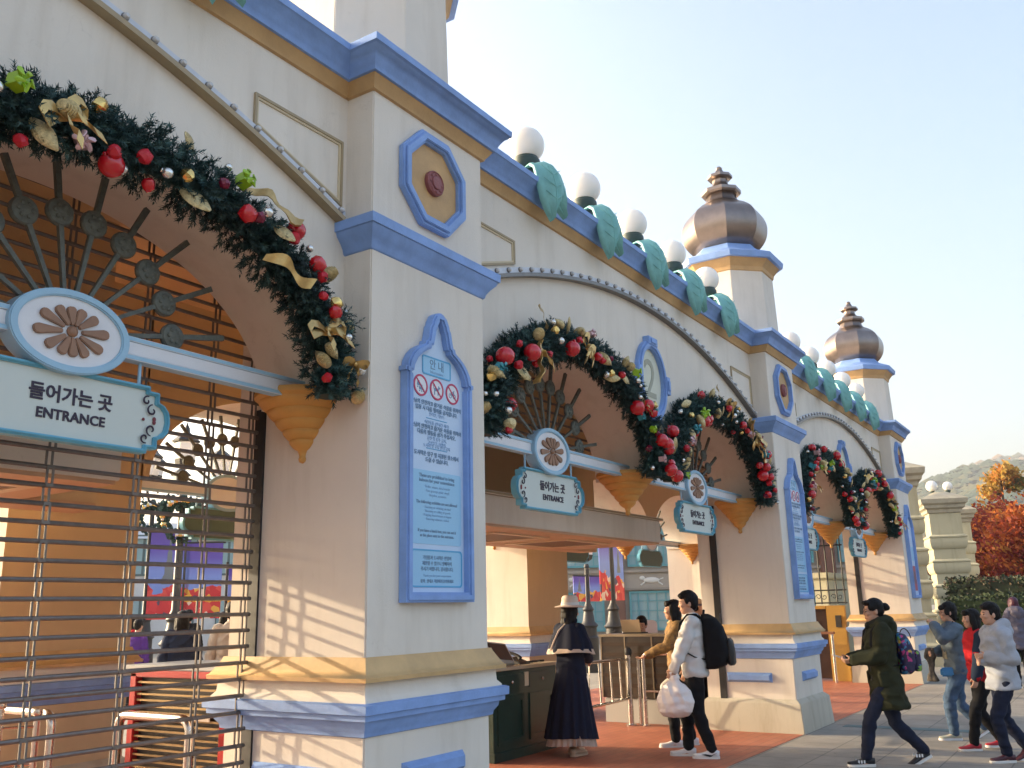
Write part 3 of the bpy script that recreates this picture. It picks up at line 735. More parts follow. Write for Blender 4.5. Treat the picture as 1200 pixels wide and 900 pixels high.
# ================================================================== SHUTTERS
def chain(mb, x, y, z0, z1):
    n = int((z1 - z0) / .0965)
    for k in range(n):
        z = z1 - k * .0965; q = .0965
        if k % 2: w = .016; o = .010
        else: w = .016; o = -.010
        for s in (-1, 1):
            mb.box(x + s * w - .0055, x + s * w + .0055, y - .004 + o, y + .004 + o, z - q - .006, z + .006)
        for zz in (z, z - q): mb.box(x - w - .003, x + w + .003, y - .005 + o, y + .005 + o, zz - .008, zz + .008)
def shutter(label, cx, z0, z1, xs, grp):
    y = 4.645
    t = thing('rolling_shutter', label, 'shutter', (cx, y, z0), group=grp, world=True)
    r = MB(); n = int((z1 - z0) / .0965)
    for k in range(n + 1):
        r.tube([(cx - 1.66, y, z1 - k * .0965), (cx + 1.66, y, z1 - k * .0965)], .0125, 8)
    r.build('rods', dsteel, t)
    for x in xs:
        c = MB(); chain(c, x, y, z0, z1); c.build('link_strip', dsteel, t, smooth=0)
    return t
shutter('closed grey rod rolling shutter behind the nearest entrance sign', 2.4075, .05, 3.90, [4.02, 3.69, 3.19, 2.68, 2.17, 1.66, 1.15], None)
for c, lb in ((7.02, 'raised shutter rods at the top of the middle bay left arch'), (10.4075, 'raised shutter rods at the top of the middle bay right arch'), (15.02, 'raised shutter rods in the far bay left arch'), (18.4075, 'raised shutter rods in the far bay right arch')):
    shutter(lb, c, 3.22, 3.90, [c - 1.0, c, c + 1.0], 'raised rolling shutters')

# ================================================================== LANE FURNITURE
glassdark = mat('dark_panel', (.05, .038, .028), .12, nscale=2, namt=.3)
tan = mat('tan_metal', (.24, .19, .13), .35, metal=.4, nscale=5, namt=.1)
grey_top = mat('grey_counter', (.34, .36, .38), .4)
# ticket counter, middle corridor
t = thing('ticket_counter', 'brown glazed ticket counter with pale base behind the youth with the backpack', 'counter', (12.6, 6.0, 0), world=True)
MB().box(12.25, 12.30, 5.30, 6.52, .34, 1.17).build('front_panel', glassdark, t, bevel=.004)
MB().box(12.27, 12.80, 5.32, 6.50, 0, .33).build('plinth', mat('grey_base', (.38, .36, .33), .5), t, bevel=.008)
MB().box(12.301, 12.78, 5.34, 6.48, .33, 1.17).build('cabinet', tan, t)
f = MB(); f.box(12.235, 12.82, 5.28, 6.54, 1.17, 1.205)
for y in (5.28, 5.70, 6.12, 6.50): f.box(12.238, 12.25, y, y + .022, .34, 1.17)
f.build('trim', tan, t, bevel=.003)
for z in (.48, .62, .76, .90, 1.04): MB().box(12.243, 12.249, 5.32, 6.5, z, z + .05).build('slat', mat('bronze_slat', (.075, .05, .034), .2, metal=.5), t)
# red turnstile counter, near corridor
redpaint = mat('red_enamel', (.42, .018, .018), .3, coat=.3, nscale=3, namt=.06)
brass = mat('brass_slat', (.30, .20, .10), .35, metal=.8)
t = thing('turnstile_counter', 'red counter with brass slats seen through the rolling shutter', 'counter', (4.6, 5.5, 0), world=True)
MB().box(4.30, 4.80, 5.05, 6.05, 0, 1.17).build('cabinet', mat('cabinet_dark', (.03, .014, .012), .5), t)
f = MB(); f.box(4.25, 4.31, 5.03, 5.10, 0, 1.2).box(4.25, 4.31, 6.0, 6.07, 0, 1.2).box(4.25, 4.82, 5.03, 6.07, 1.17, 1.215).box(4.311, 4.83, 4.99, 5.049, 0, 1.1)
f.build('red_frame', redpaint, t, bevel=.006)
s = MB()
for k in range(28): s.box(4.262, 4.28, 5.10, 6.0, .05 + k * .040, .063 + k * .040)
s.build('slats', brass, t)
MB().box(4.255, 4.2605, 5.2, 5.75, .90, .93).build('nameplate', mat('plate_pale', (.6, .5, .42), .4), t)
MB().box(4.30, 4.42, 4.955, 4.99, .9, 1.1).build('card_reader', iron, t, bevel=.006)
MB().box(4.27, 4.9, 4.99, 6.2, 1.216, 1.25).build('countertop', grey_top, t, bevel=.006)
# far corridor: yellow framed dark door with counter
yel = mat('yellow_enamel', (.40, .23, .05), .4, nscale=4, namt=.08)
t = thing('yellow_door', 'yellow framed dark service door in the far archway', 'door', (20.3, 5.7, 0), world=True)
MB().box(20.30, 20.34, 5.35, 6.9, .05, 1.45).build('door_leaf', mat('dark_wood', (.03, .014, .010), .3, nscale=6, namt=.3), t)
f = MB(); f.box(20.24, 20.36, 5.02, 5.40, 0, 1.52).box(20.24, 20.36, 6.9, 7.0, 0, 1.5).box(20.24, 20.36, 5.40, 6.9, 1.45, 1.52)
f.build('door_frame', yel, t, bevel=.008)
MB().box(20.215, 20.24, 5.10, 5.22, 1.08, 1.32).build('handle_plate', iron, t, bevel=.006)
t = thing('handrail', 'steel handrail with brown top in front of the yellow door', 'handrail', (20.0, 5.6, 0), world=True)
for y in (5.25, 6.5): MB().tube([(19.95, y, 0), (19.95, y, .95)], .03, 12).build('post', steel, t)
MB().box(19.90, 20.02, 5.2, 6.6, .95, 1.0).build('rail', mat('rail_brown', (.22, .10, .06), .4), t, bevel=.006)
# wrought iron grille
t = thing('iron_grille', 'black wrought iron grille with scrolls above the yellow door', 'grille', (20.3, 6.3, 1.55), world=True)
g = MB()
for k in range(17):
    y = 5.0 + k * .16; g.tube([(20.3, y, 1.55), (20.3, y, 2.95)], .016, 6)
g.build('bars', iron, t)
g = MB()
for z in (1.56, 1.82, 2.75): g.box(20.285, 20.315, 4.95, 7.62, z, z + .03)
g.build('rails', iron, t)
g = MB()
for k in range(8):
    for zc in (1.70, 2.88):
        for s in (-1, 1):
            c = (5.16 + k * .32 + s * .06, zc); g.tube([(20.3, c[0] + .06 * (1 - .7 * q / 12) * math.cos(s * q * .55), c[1] + .06 * (1 - .7 * q / 12) * math.sin(s * q * .55)) for q in range(13)], .008, 5)
g.build('scrollwork', iron, t)

def hoop(label, x, y0, y1, h, grp='stainless steel hoops beside the counters'):
    t = thing('steel_hoop', label, 'barrier', (x, (y0 + y1) / 2, 0), group=grp, world=True)
    r = .09; pts = [(x, y0, 0), (x, y0, h - r)] + [(x, y0 + r - r * math.cos(a * .262), h - r + r * math.sin(a * .262)) for a in range(1, 6)] + [(x, y0 + r, h), (x, y1 - r, h)] + [(x, y1 - r + r * math.sin(a * .262), h - r + r * math.cos(a * .262)) for a in range(1, 6)] + [(x, y1, h - r), (x, y1, 0)]
    MB().tube(pts, .03, 14).build('bent_tube', steel, t)
    for y in (y0, y1): MB().lathe([(.06, .004), (.06, .016), (.032, .022)], 16, (x, y, 0)).build('floor_flange', steel, t)
    MB().tube([(x, y0, h * .48), (x, y1, h * .48)], .016, 10).build('cross_tube', steel, t)
hoop('steel hoop in front of the red slatted counter', 4.12, 5.22, 5.98, .93)
hoop('steel hoop behind the shutter, left of the red counter', 3.98, 6.55, 7.35, .93)
hoop('steel hoop in front of the brown ticket counter', 12.08, 5.22, 5.78, .95)
t = thing('laptop', 'tan backed laptop open on the ticket counter before the clerk', 'laptop', (12.55, 6.12, 1.206), world=True)
MB().box(12.50, 12.72, 5.98, 6.28, 1.206, 1.222).build('keyboard', iron, t, bevel=.003)
MB().add([(12.49, 5.98, 1.224), (12.49, 6.28, 1.224), (12.43, 6.28, 1.40), (12.43, 5.98, 1.40), (12.50, 5.98, 1.224), (12.50, 6.28, 1.224), (12.44, 6.28, 1.402), (12.44, 5.98, 1.402)], [(0, 1, 2, 3), (7, 6, 5, 4), (0, 4, 5, 1), (1, 5, 6, 2), (2, 6, 7, 3), (3, 7, 4, 0)]).build('lid', mat('laptop_tan', (.36, .27, .18), .4), t)
t = thing('security_camera', 'small brown box camera high on the inner wall left of the canopy', 'camera', (5.75, 4.72, 3.35), world=True)
MB().box(5.68, 5.82, 4.74, 5.02, 3.26, 3.40).build('case', mat('camera_brown', (.12, .07, .05), .5), t, bevel=.01); MB().tube([(5.75, 4.56, 3.42), (5.75, 4.85, 3.41)], .02, 8).build('bracket', iron, t)
# swing gate by the ticket counter
t = thing('swing_gate', 'low stainless swing gate between the woman in navy and the counter', 'gate', (12.05, 5.98, 0), world=True)
g = MB(); g.tube([(12.05, 5.99, 0), (12.05, 5.99, .93)], .04, 14).lathe([(.075, .004), (.075, .02), (.04, .028)], 16, (12.05, 5.99, 0)); g.build('post', steel, t)
MB().lathe([(.045, .93), (.05, .95), (.05, 1.0), (.03, 1.03), (0, 1.035)], 14, (12.05, 5.99, 0)).build('post_cap', iron, t)
MB().tube([(12.10, 5.86, 0), (12.10, 5.86, .90)], .028, 12).build('post', steel, t)
g = MB(); fx = [(11.97, .88), (10.75, .90), (10.75, .36), (11.97, .36)]
g.tube([(x, 5.97 - .05 * (12 - x), z) for x, z in fx], .022, 10, closed=True)
for x in (11.05, 11.4, 11.7): g.tube([(x, 5.97 - .05 * (12 - x), .88), (x + .03, 5.97 - .05 * (12 - x), .36)], .012, 8)
g.build('gate_frame', steel, t)
# turnstile posts seen through the shutter at the lower left
t = thing('turnstile', 'slim steel tripod turnstile behind the shutter at lower left', 'turnstile', (3.7, 7.0, 0), world=True)
for (x, y, h) in ((3.55, 6.95, 1.0), (3.72, 6.75, .98), (3.9, 6.6, .92)):
    MB().tube([(x, y, 0), (x, y, h)], .022, 10).lathe([(.028, h), (.034, h + .02), (.03, h + .045), (0, h + .05)], 12, (x, y, 0)).build('post', steel, t)
for z in (.35, .6, .85): MB().tube([(3.55, 6.95, z), (3.9, 6.6, z)], .011, 8).build('arm', steel, t)
# green podium with monitor and telephone
podg = mat('podium_green', (.012, .035, .026), .38, nscale=5, namt=.25, coat=.2)
t = thing('podium', 'dark green panelled podium desk beside the nearest pillar', 'podium', (9.2, 6.2, 0), world=True)
MB().box(8.55, 9.88, 5.88, 6.42, .0, .93).build('cabinet', podg, t, bevel=.006)
MB().box(8.50, 9.93, 5.84, 6.46, .93, .965).build('desk_top', mat('podium_top', (.42, .33, .22), .4), t, bevel=.006)
MB().box(8.53, 9.90, 5.855, 6.44, .0, .10).build('plinth', podg, t, bevel=.008)
for x0, x1 in ((8.62, 9.16), (9.26, 9.80)):
    f = MB(); T = front(0, 5.88, 0)
    f.frame([(x0, .16), (x1, .16), (x1, .66), (x0, .66)], [(x0 + .06, .22), (x1 - .06, .22), (x1 - .06, .60), (x0 + .06, .60)], -.004, .018, 0, T)
    f.build('door_panel', podg, t, bevel=.004)
    d = MB().box(x0, x1 - .0, 5.865, 5.882, .72, .88).build('drawer', podg, t, bevel=.005)
    MB().ball(((x0 + x1) / 2, 5.853, .80), .018, 10).build('knob', steel, d)
MB().box(9.17, 9.25, 5.866, 5.879, .74, .89).build('notice_card', mat('card', (.62, .52, .36), .6), t)
t = thing('monitor', 'tilted grey touch monitor on the green podium', 'monitor', (9.0, 6.15, .965), world=True)
Tm = Matrix.Translation((8.98, 6.10, 1.10)) @ Matrix.Rotation(R(-38), 4, 'X') @ Matrix.Rotation(R(8), 4, 'Y')
MB().box(-.20, .20, -.03, .05, -.14, .14, 0, Tm).build('case', mat('monitor_case', (.42, .38, .33), .5), t, bevel=.01)
MB().box(-.165, .165, -.034, -.0305, -.11, .11, 0, Tm).build('screen', mat('screen_dark', (.05, .045, .04), .15), t)
MB().box(8.90, 9.06, 6.10, 6.26, .965, 1.06).build('stand', mat('monitor_case', (0, 0, 0)), t, bevel=.008)
t = thing('telephone', 'black desk telephone beside the monitor on the podium', 'telephone', (9.35, 6.05, .965), world=True)
MB().add([(9.22, 5.96, .966), (9.46, 5.96, .966), (9.46, 6.16, .966), (9.22, 6.16, .966), (9.24, 5.97, .985), (9.44, 5.97, .985), (9.44, 6.15, 1.045), (9.24, 6.15, 1.045)], [(0, 3, 2, 1), (4, 5, 6, 7), (0, 1, 5, 4), (1, 2, 6, 5), (2, 3, 7, 6), (3, 0, 4, 7)]).build('base', iron, t, bevel=.006)
MB().tube([(9.26, 5.98, 1.03), (9.26, 6.01, 1.06), (9.26, 6.1, 1.09), (9.26, 6.16, 1.085)], [.028, .018, .018, .028], 10).build('handset', iron, t)
MB().tube([(9.46 + .05 * q, 6.02 + .02 * math.sin(q * 2.5), .98) for q in range(8)], .012, 6).build('cord', iron, t)
# ================================================================== GARLANDS
def twig(mb, p, d, L, rnd):
    mi = 1 if rnd.random() < .28 else 0
    d = d.normalized(); a = d.orthogonal().normalized(); b = d.cross(a)
    n = 15
    for k in range(n):
        t = (k + .3) / n; q = p + d * (L * t); an = k * 2.4 + rnd.random(); o = (a * math.cos(an) + b * math.sin(an))
        nl = .036 * (1.15 - .45 * t); tip = q + (o * .8 + d * .62) * nl; w = o.cross(d).normalized() * .0048
        mb.add([q - w, q + w, tip], [(0, 1, 2)], mi)
    w = a * .004
    mb.add([p - w, p + w, p + d * L], [(0, 1, 2)])
def garland_path(t): 
    a = math.pi * (1 + .012 - 1.024 * t)
    return Vector((1.50 * math.cos(a), 0, .945 * math.sin(a) if math.sin(a) > 0 else 1.6 * math.sin(a))), Vector((-1.50 * math.sin(a), 0, .945 * math.cos(a))).normalized() * -1
def garland_foliage(seed):
    rnd = random.Random(seed); mb = MB()
    core = [garland_path(k / 40)[0] for k in range(41)]; mb.tube(core, [.07 + .015 * math.sin(k * 1.3) for k in range(41)], 9)
    for k in range(6200):
        t = rnd.random(); p, tan_ = garland_path(t); an = rnd.uniform(0, 2 * math.pi)
        nrm = Vector((0, 1, 0)); bi = tan_.cross(nrm)
        o = bi * math.cos(an) + nrm * math.sin(an)
        if o.y > .55: continue
        lump = 1.0 + .45 * noise.noise(Vector((t * 21, an * 1.2, seed)))
        q = p + o * rnd.uniform(.03, .145) * lump; d = o + tan_ * rnd.uniform(-1.1, 1.1) + Vector((0, 0, rnd.uniform(-.4, .2)))
        twig(mb, q, d, rnd.uniform(.04, .075) * lump, rnd)
    return mb.mesh('foliage', [fibre, fibre2], 0)
FOL = [garland_foliage(1), garland_foliage(2)]
def crumple(r, seed, amp):
    rnd = random.Random(seed); mb = MB(); mb.ball((0, 0, 0), r, 10)
    mb.v = [tuple(Vector(v) * (1 + amp * noise.noise(Vector(v) / r * 1.6 + Vector((seed, 0, 0))))) for v in mb.v]; return mb
def cone_mesh():
    mb = MB(); prof = [(.004, -.075)]
    for k in range(12):
        t = k / 11; r = .040 * math.sin(math.pi * (.18 + .80 * t)) ** .8; prof += [(r * 1.06, -.07 + .14 * t), (r * .93, -.066 + .14 * t + .006)]
    prof.append((.002, .085)); mb.lathe(prof, 14); return mb.mesh('pine_cone', gold_g, 74)
def plume_mesh():       # flattened gold glitter leaf
    mb = MB(); rs = []
    for k in range(9):
        t = k / 8; w = .042 * math.sin(math.pi * min(1, t * .93 + .05)) ** .9 + .001; rs.append([(w * math.cos(a * .785), .014 * (w / .042) * math.sin(a * .785) + .02 * t * t, -.08 + .17 * t) for a in range(8)])
    mb.rings(rs); return mb.mesh('gold_leaf', gold_g, 74)
def bow_mesh():
    mb = MB()
    def rib(pts, w):
        top = []; 
        for i, p in enumerate(pts):
            p = Vector(p); top.append((p, w * (1 + .15 * math.sin(i * 2.1))))
        rs = [[p + Vector((0, -q * .35, q)), p + Vector((0, -.004, .3 * q)), p + Vector((0, q * .3, -q)), p + Vector((0, q * .3 + .004, -q)), p + Vector((0, .002, .3 * q)), p + Vector((0, -q * .35 + .004, q))] for p, q in top]
        mb.rings(rs)
    for s in (-1, 1):
        rib([(0, 0, 0), (s * .05, -.04, .03), (s * .10, -.05, .045), (s * .135, -.03, .02), (s * .12, .0, -.01), (s * .06, -.01, -.005), (0, 0, 0)], .028)
        rib([(0, 0, 0), (s * .03, -.045, -.05), (s * .055, -.035, -.10), (s * .045, -.05, -.15), (s * .08, -.03, -.19)], .024)
    mb.ball((0, -.02, 0), (.022, .022, .026), 8); return mb.mesh('ribbon_bow', gold_r, 45)
def streamer_mesh():
    mb = MB(); rs = []
    for k in range(15):
        t = k / 14; p = Vector((-.17 + .34 * t, -.05 - .035 * math.sin(t * math.pi) + .012 * math.sin(t * 17), .03 * math.sin(t * 7) + .05 * t)); q = .028 + .012 * math.sin(t * 9 + 1)
        rs.append([p + Vector((0, -.01 * math.cos(t * 5), q)), p + Vector((.004, .012, -q)), p + Vector((.004, .015, -q)), p + Vector((0, .004, q))])
    mb.rings(rs); return mb.mesh('ribbon_streamer', gold_r, 45)
def gift_mesh(M, nm):
    mb = MB(); mb.box(-.03, .03, -.03, .03, -.03, .03)
    for k in range(5):
        a = k * 1.256; mb.tube([(0, -.02, .0), (.045 * math.cos(a), -.045, .045 * math.sin(a)), (.02 * math.cos(a + .5), -.055, .02 * math.sin(a + .5))], [.006, .014, .006], 6)
    return mb.mesh(nm, M, 30)
def ball_mesh(r, M, nm='bauble', n=18):
    mb = MB(); mb.ball((0, 0, 0), r, n); mb.lathe([(.012, r * .97), (.012, r * 1.12), (.004, r * 1.2)], 8); return mb.mesh(nm, M, 74)
ORN = [('bauble', ball_mesh(.064, red_b), 9), ('bauble', crumple(.048, 3, .22).mesh('bauble', red_b, 40), 6), ('bauble', crumple(.034, 5, .3).mesh('bauble', red_m, 30), 8),
       ('pine_cone', cone_mesh(), 9), ('gold_leaf', plume_mesh(), 8), ('ribbon_bow', bow_mesh(), 3), ('ribbon_streamer', streamer_mesh(), 2),
       ('gift_bow', gift_mesh(lime, 'gift_bow'), 2), ('gift_bow', gift_mesh(aqua, 'gift_bow'), 3), ('gift_bow', gift_mesh(pink, 'gift_bow'), 2), ('bauble', ball_mesh(.026, silver, n=12), 10), ('bauble', crumple(.034, 8, .35).mesh('bauble', gold_s, 30), 4), ('bauble', crumple(.036, 11, .4).mesh('bauble', mat('wine_foil', (.16, .006, .03), .25), 30), 3)]
def garland(label, cx, seed, count):
    t = thing('garland', label, 'garland', (cx, 3.845, 2.90), group='Christmas garlands over the arches')
    link('foliage', FOL[seed % 2], t); rnd = random.Random(seed * 13 + 5)
    bag = [k for k, q in enumerate(ORN) for _ in range(q[2])]; rnd.shuffle(bag)
    n = len(bag)
    for i, k in enumerate(bag[:count]):
        nm, me, _ = ORN[k]
        tt = (i + .5 + rnd.uniform(-.4, .4)) / min(n, count); p, tn = garland_path(tt)
        an = rnd.uniform(-1.25, 1.25) * (1 if nm != 'ribbon_bow' else .5)
        out = Vector((0, -1, 0)) * math.cos(an) + tn.cross(Vector((0, 1, 0))) * math.sin(an)
        o = link(nm, me, t); q = .19 if nm not in ('ribbon_bow', 'ribbon_streamer') else .18
        o.location = p + out * q; s = rnd.uniform(.75, 1.2) * (.8 if nm == 'ribbon_bow' else 1); o.scale = (s, s, s)
        o.rotation_euler = (rnd.uniform(-.7, .7), rnd.uniform(-3.1, 3.1) if nm not in ('ribbon_bow',) else rnd.uniform(-.7, .7), rnd.uniform(-.6, .6))
garland('large nearest garland with red baubles and gold bows over the shuttered arch', 2.4075, 1, 74)
garland('garland over the left arch of the middle bay, beside numeral 2', 7.02, 2, 74)
garland('garland over the right arch of the middle bay, left of the second pillar', 10.4075, 3, 74)
garland('far garland over the left arch of the far bay', 15.02, 4, 74)
garland('farthest garland over the right arch of the far bay', 18.4075, 5, 74)
# ================================================================== SURROUNDINGS
stone = stucco('pier_stone', (.46, .42, .29), .22)
stone2 = mat('pier_coping', (.36, .32, .24), .7, nscale=4, namt=.2, bump=.1)
def stone_pier(label, x, y, rz, h, w, globes):
    t = thing('stone_pier', label, 'stone pier', (x, y, 0), rz, group='rusticated stone piers beyond the gate')
    a = w / 2; prof = [(.10, -.1), (.10, .5), (.04, .55)]; z = .6; top = h - 1.35
    while z < top:
        prof += [(.0, z), (.0, z + .22), (.045, z + .25), (.06, z + .30), (.075, z + .34), (.085, z + .42), (.085, z + .50), (.07, z + .58), (.10, z + .60), (.10, z + .64), (.0, z + .70)]; z += .80
    prof += [(.0, z), (.0, h - .62)]
    MB().rect_sweep(-a, a, -a, a, prof).build('shaft', stone, t, smooth=40)
    MB().rect_sweep(-a, a, -a, a, [(.0, h - .63), (.05, h - .6), (.06, h - .5), (.14, h - .45), (.15, h - .36), (.22, h - .30), (.24, h - .16), (.20, h - .13), (-a * .55, h + .10), (-a * .9, h + .13)]).build('coping', stone2, t, smooth=30)
    for gx, gy, r in globes:
        b = MB().ball((gx, gy, h + .34), r, 20).build('globe', globe_m, t, smooth=80); MB().lathe([(.07, h + .02), (.05, h + .1), (.09, h + .2)], 12, (gx, gy, 0)).build('bracket', dgreen, b)
R0 = R(-70)
stone_pier('rusticated stone pier right beside the gate, partly hidden by the last pillar', 25.75, 4.82, R(-75), 5.05, 1.05, [(-.55, .1, .17)])
stone_pier('rusticated stone pier with two globe lamps standing clear behind the hedge', 34.1, 4.93, R(-71), 5.02, .98, [(-.2, .0, .19), (.35, .25, .16)])
stone_pier('slim farther stone pier right of the two globe pier', 38.4, 5.02, R(-78), 5.0, .75, [])
tag(MB().rect_sweep(26.6, 33.5, 7.0, 7.35, [(0, -.1), (0, 2.2), (.08, 2.25), (.08, 2.4)]).build('garden_wall', stone, bevel=.01), 'low pale stone wall between the rusticated piers', 'wall')

def leafy_box(mb, x0, x1, y0, y1, z0, z1, n, s, rnd, nm=3):
    for _ in range(n):
        f = rnd.random(); x = rnd.uniform(x0, x1); y = rnd.uniform(y0, y1); z = rnd.uniform(z0, z1); q = rnd.random()
        if q < .35: z = z1
        elif q < .7: x = x0
        elif q < .8: y = y1
        else: y = y0
        p = Vector((x, y, z)) + Vector((rnd.gauss(0, .05), rnd.gauss(0, .05), rnd.gauss(0, .05) + .06 * noise.noise(Vector((x, y, 0)) * 1.5)))
        d = Vector((rnd.gauss(0, 1), rnd.gauss(0, 1), rnd.gauss(.4, .8))).normalized(); a = d.orthogonal().normalized() * s * .5; b = d.cross(a.normalized()) * s * rnd.uniform(.4, .9)
        mb.add([p - a, p + b * .5, p + a, p - b * .5], [(0, 1, 2, 3)], rnd.randrange(nm))
hm = [mat('hedge_dark', (.022, .030, .012), .8), mat('hedge_brown', (.05, .032, .014), .8), mat('hedge_green', (.03, .05, .014), .8)]
def hedge(label, x, y0, y1, d, h, seed, M):
    rnd = random.Random(seed); t = thing('hedge', label, 'hedge', (x + d / 2, (y0 + y1) / 2, 0), world=True)
    mb = MB(); mb.box(x + .08, x + d - .08, y0 + .08, y1 - .08, 0, h - .07); leafy_box(mb, x, x + d, y0, y1, .05, h, int((y1 - y0) * (h + d) * 300), .10, rnd); mb.build('foliage', M, t, smooth=0)
hedge('tall dark brownish clipped hedge in the back row', 29.6, -6, 4.4, 1.3, 2.12, 1, hm)
hedge('lower green clipped hedge in front of the darker one', 27.6, -6, 4.0, 1.1, 1.62, 2, [hm[2], hm[0], hm[2]])

bark = mat('bark', (.09, .065, .045), .9, nscale=6, namt=.3, bump=.5, bscale=20)
def tree(name, label, x, y, h, r, cols, n, seed, leaf=.16, zlow=.25, shape=1.0):
    rnd = random.Random(seed); t = thing(name, label, 'tree', (x, y, 0), group=None)
    tr = MB(); tr.tube([(0, 0, 0), (.05, .03, h * .25), (-.05, .06, h * .55), (.03, 0, h * .92)], [h * .028, h * .022, h * .014, h * .004], 10)
    ends = []
    for k in range(16):
        z = h * (zlow + .62 * rnd.random()); a = rnd.uniform(0, 6.28); L = r * rnd.uniform(.5, 1) * (1.15 - .7 * (z / h - zlow) * shape)
        e = Vector((L * math.cos(a), L * math.sin(a), z + L * rnd.uniform(.25, .7))); q = Vector((0, 0, z)); mid = q.lerp(e, .5) + Vector((0, 0, -.08 * L))
        tr.tube([q, mid, e], [h * .010, h * .006, h * .002], 6); ends += [e, mid.lerp(e, .4), q.lerp(e, .7)]
    ends.append(Vector((0, 0, h * .93)))
    tr.build('trunk', bark, t)
    mb = MB()
    for k in range(n):
        c = rnd.choice(ends); v = Vector((rnd.gauss(0, 1), rnd.gauss(0, 1), rnd.gauss(0, .8))); p = c + v * r * .17
        if p.z < h * zlow * .8: continue
        d = Vector((rnd.gauss(0, 1), rnd.gauss(0, 1), rnd.gauss(.3, 1))).normalized(); a = d.orthogonal().normalized(); b = d.cross(a); s = leaf * rnd.uniform(.6, 1.4)
        mi = int(max(0, min(len(cols) - 1, (noise.noise(p * .8) + .5) * len(cols) * .9 + rnd.uniform(-.6, .6))))
        mb.add([p - a * s, p - b * s * .5, p + a * s, p + b * s * .5], [(0, 1, 2, 3)], mi)
    mb.build('crown', cols, t, smooth=0)
def leafmat(name, col, rough=.7):
    M = bpy.data.materials.new(name); M.use_nodes = True; t = M.node_tree; b = t.nodes['Principled BSDF']; b.inputs['Base Color'].default_value = (*col, 1); b.inputs['Roughness'].default_value = rough
    tr = t.nodes.new('ShaderNodeBsdfTranslucent'); tr.inputs[0].default_value = (*[min(1, c * 1.25) for c in col], 1); ms = t.nodes.new('ShaderNodeMixShader'); ms.inputs[0].default_value = .5
    t.links.new(b.outputs[0], ms.inputs[1]); t.links.new(tr.outputs[0], ms.inputs[2]); t.links.new(ms.outputs[0], t.nodes['Material Output'].inputs[0]); return M
rust = [leafmat('leaf_rust', (.28, .055, .018), .7), leafmat('leaf_orange', (.42, .12, .022), .7), leafmat('leaf_red', (.22, .028, .02), .7), leafmat('leaf_amber', (.46, .20, .04), .7)]
wine = [leafmat('leaf_wine', (.18, .03, .022), .7), rust[2], rust[0], rust[1]]
yellow = [leafmat('leaf_straw', (.40, .26, .06), .7), rust[3], leafmat('leaf_olive', (.14, .13, .03), .7)]
tree('autumn_tree', 'deep red autumn tree just right of the farther stone pier', 47, 5.0, 5.6, 2.2, wine, 11000, 1, .11)
tree('autumn_tree', 'orange autumn tree at the right edge behind the hedge', 43.5, 2.9, 4.6, 2.6, rust, 13000, 2, .11)
tree('autumn_tree', 'orange red autumn tree between the red tree and the right edge', 50, 4.0, 5.6, 2.8, rust, 13000, 3, .12)
tree('autumn_tree', 'straw coloured slender tree rising above the red trees', 60, 5.3, 9.0, 1.5, yellow, 8000, 4, .13, .35, 1.3)
tree('autumn_tree', 'low rusty tree filling the gap under the straw coloured tree', 56, 2.2, 5.6, 3.2, rust, 9000, 5, .13)
tree('autumn_tree', 'yellowish tree at the far right before the hill', 66, 2.6, 6.6, 3.0, yellow, 7000, 6, .16)
tree('autumn_tree', 'orange tree beyond the right border of the picture', 46, -2.5, 6.5, 3.2, rust, 4000, 7, .2)

# ---- plaza building with teal windows
pb = thing('plaza_building', 'grey stone building with teal windows across the plaza', 'building', (38.6, 19.9, 0), math.atan2(-.837, .547))
bw = mat('plaza_stone', (.30, .26, .22), .7, nscale=2, namt=.12); bf = mat('plaza_frieze', (.36, .31, .26), .7, nscale=3, namt=.08)
tealw = mat('window_teal', (.10, .30, .34), .5); pane = mat('window_pane', (.22, .36, .40), .12); brownp = mat('pilaster_brown', (.17, .075, .05), .5, nscale=3, namt=.15)
MB().box(-11, 12, 0, 8, 0, 8.5).build('wall', bw, pb)
MB().box(-11.05, 12.05, -.12, .01, 2.42, 3.12).build('frieze', bf, pb, bevel=.02)
MB().box(-11.1, 12.1, -.25, .0, 3.12, 3.26).box(-11.1, 12.1, -.2, .0, 2.34, 2.42).build('string_course', bw, pb, bevel=.02)
MB().box(-11.2, 12.2, -.4, 8, 8.2, 8.6).build('roof_cornice', bw, pb)
for k in range(-2, 4):
    u = 3.25 * k + .25
    MB().box(u - .36, u + .36, -.28, .01, 0, 8.2).build('pilaster', brownp, pb, bevel=.03)
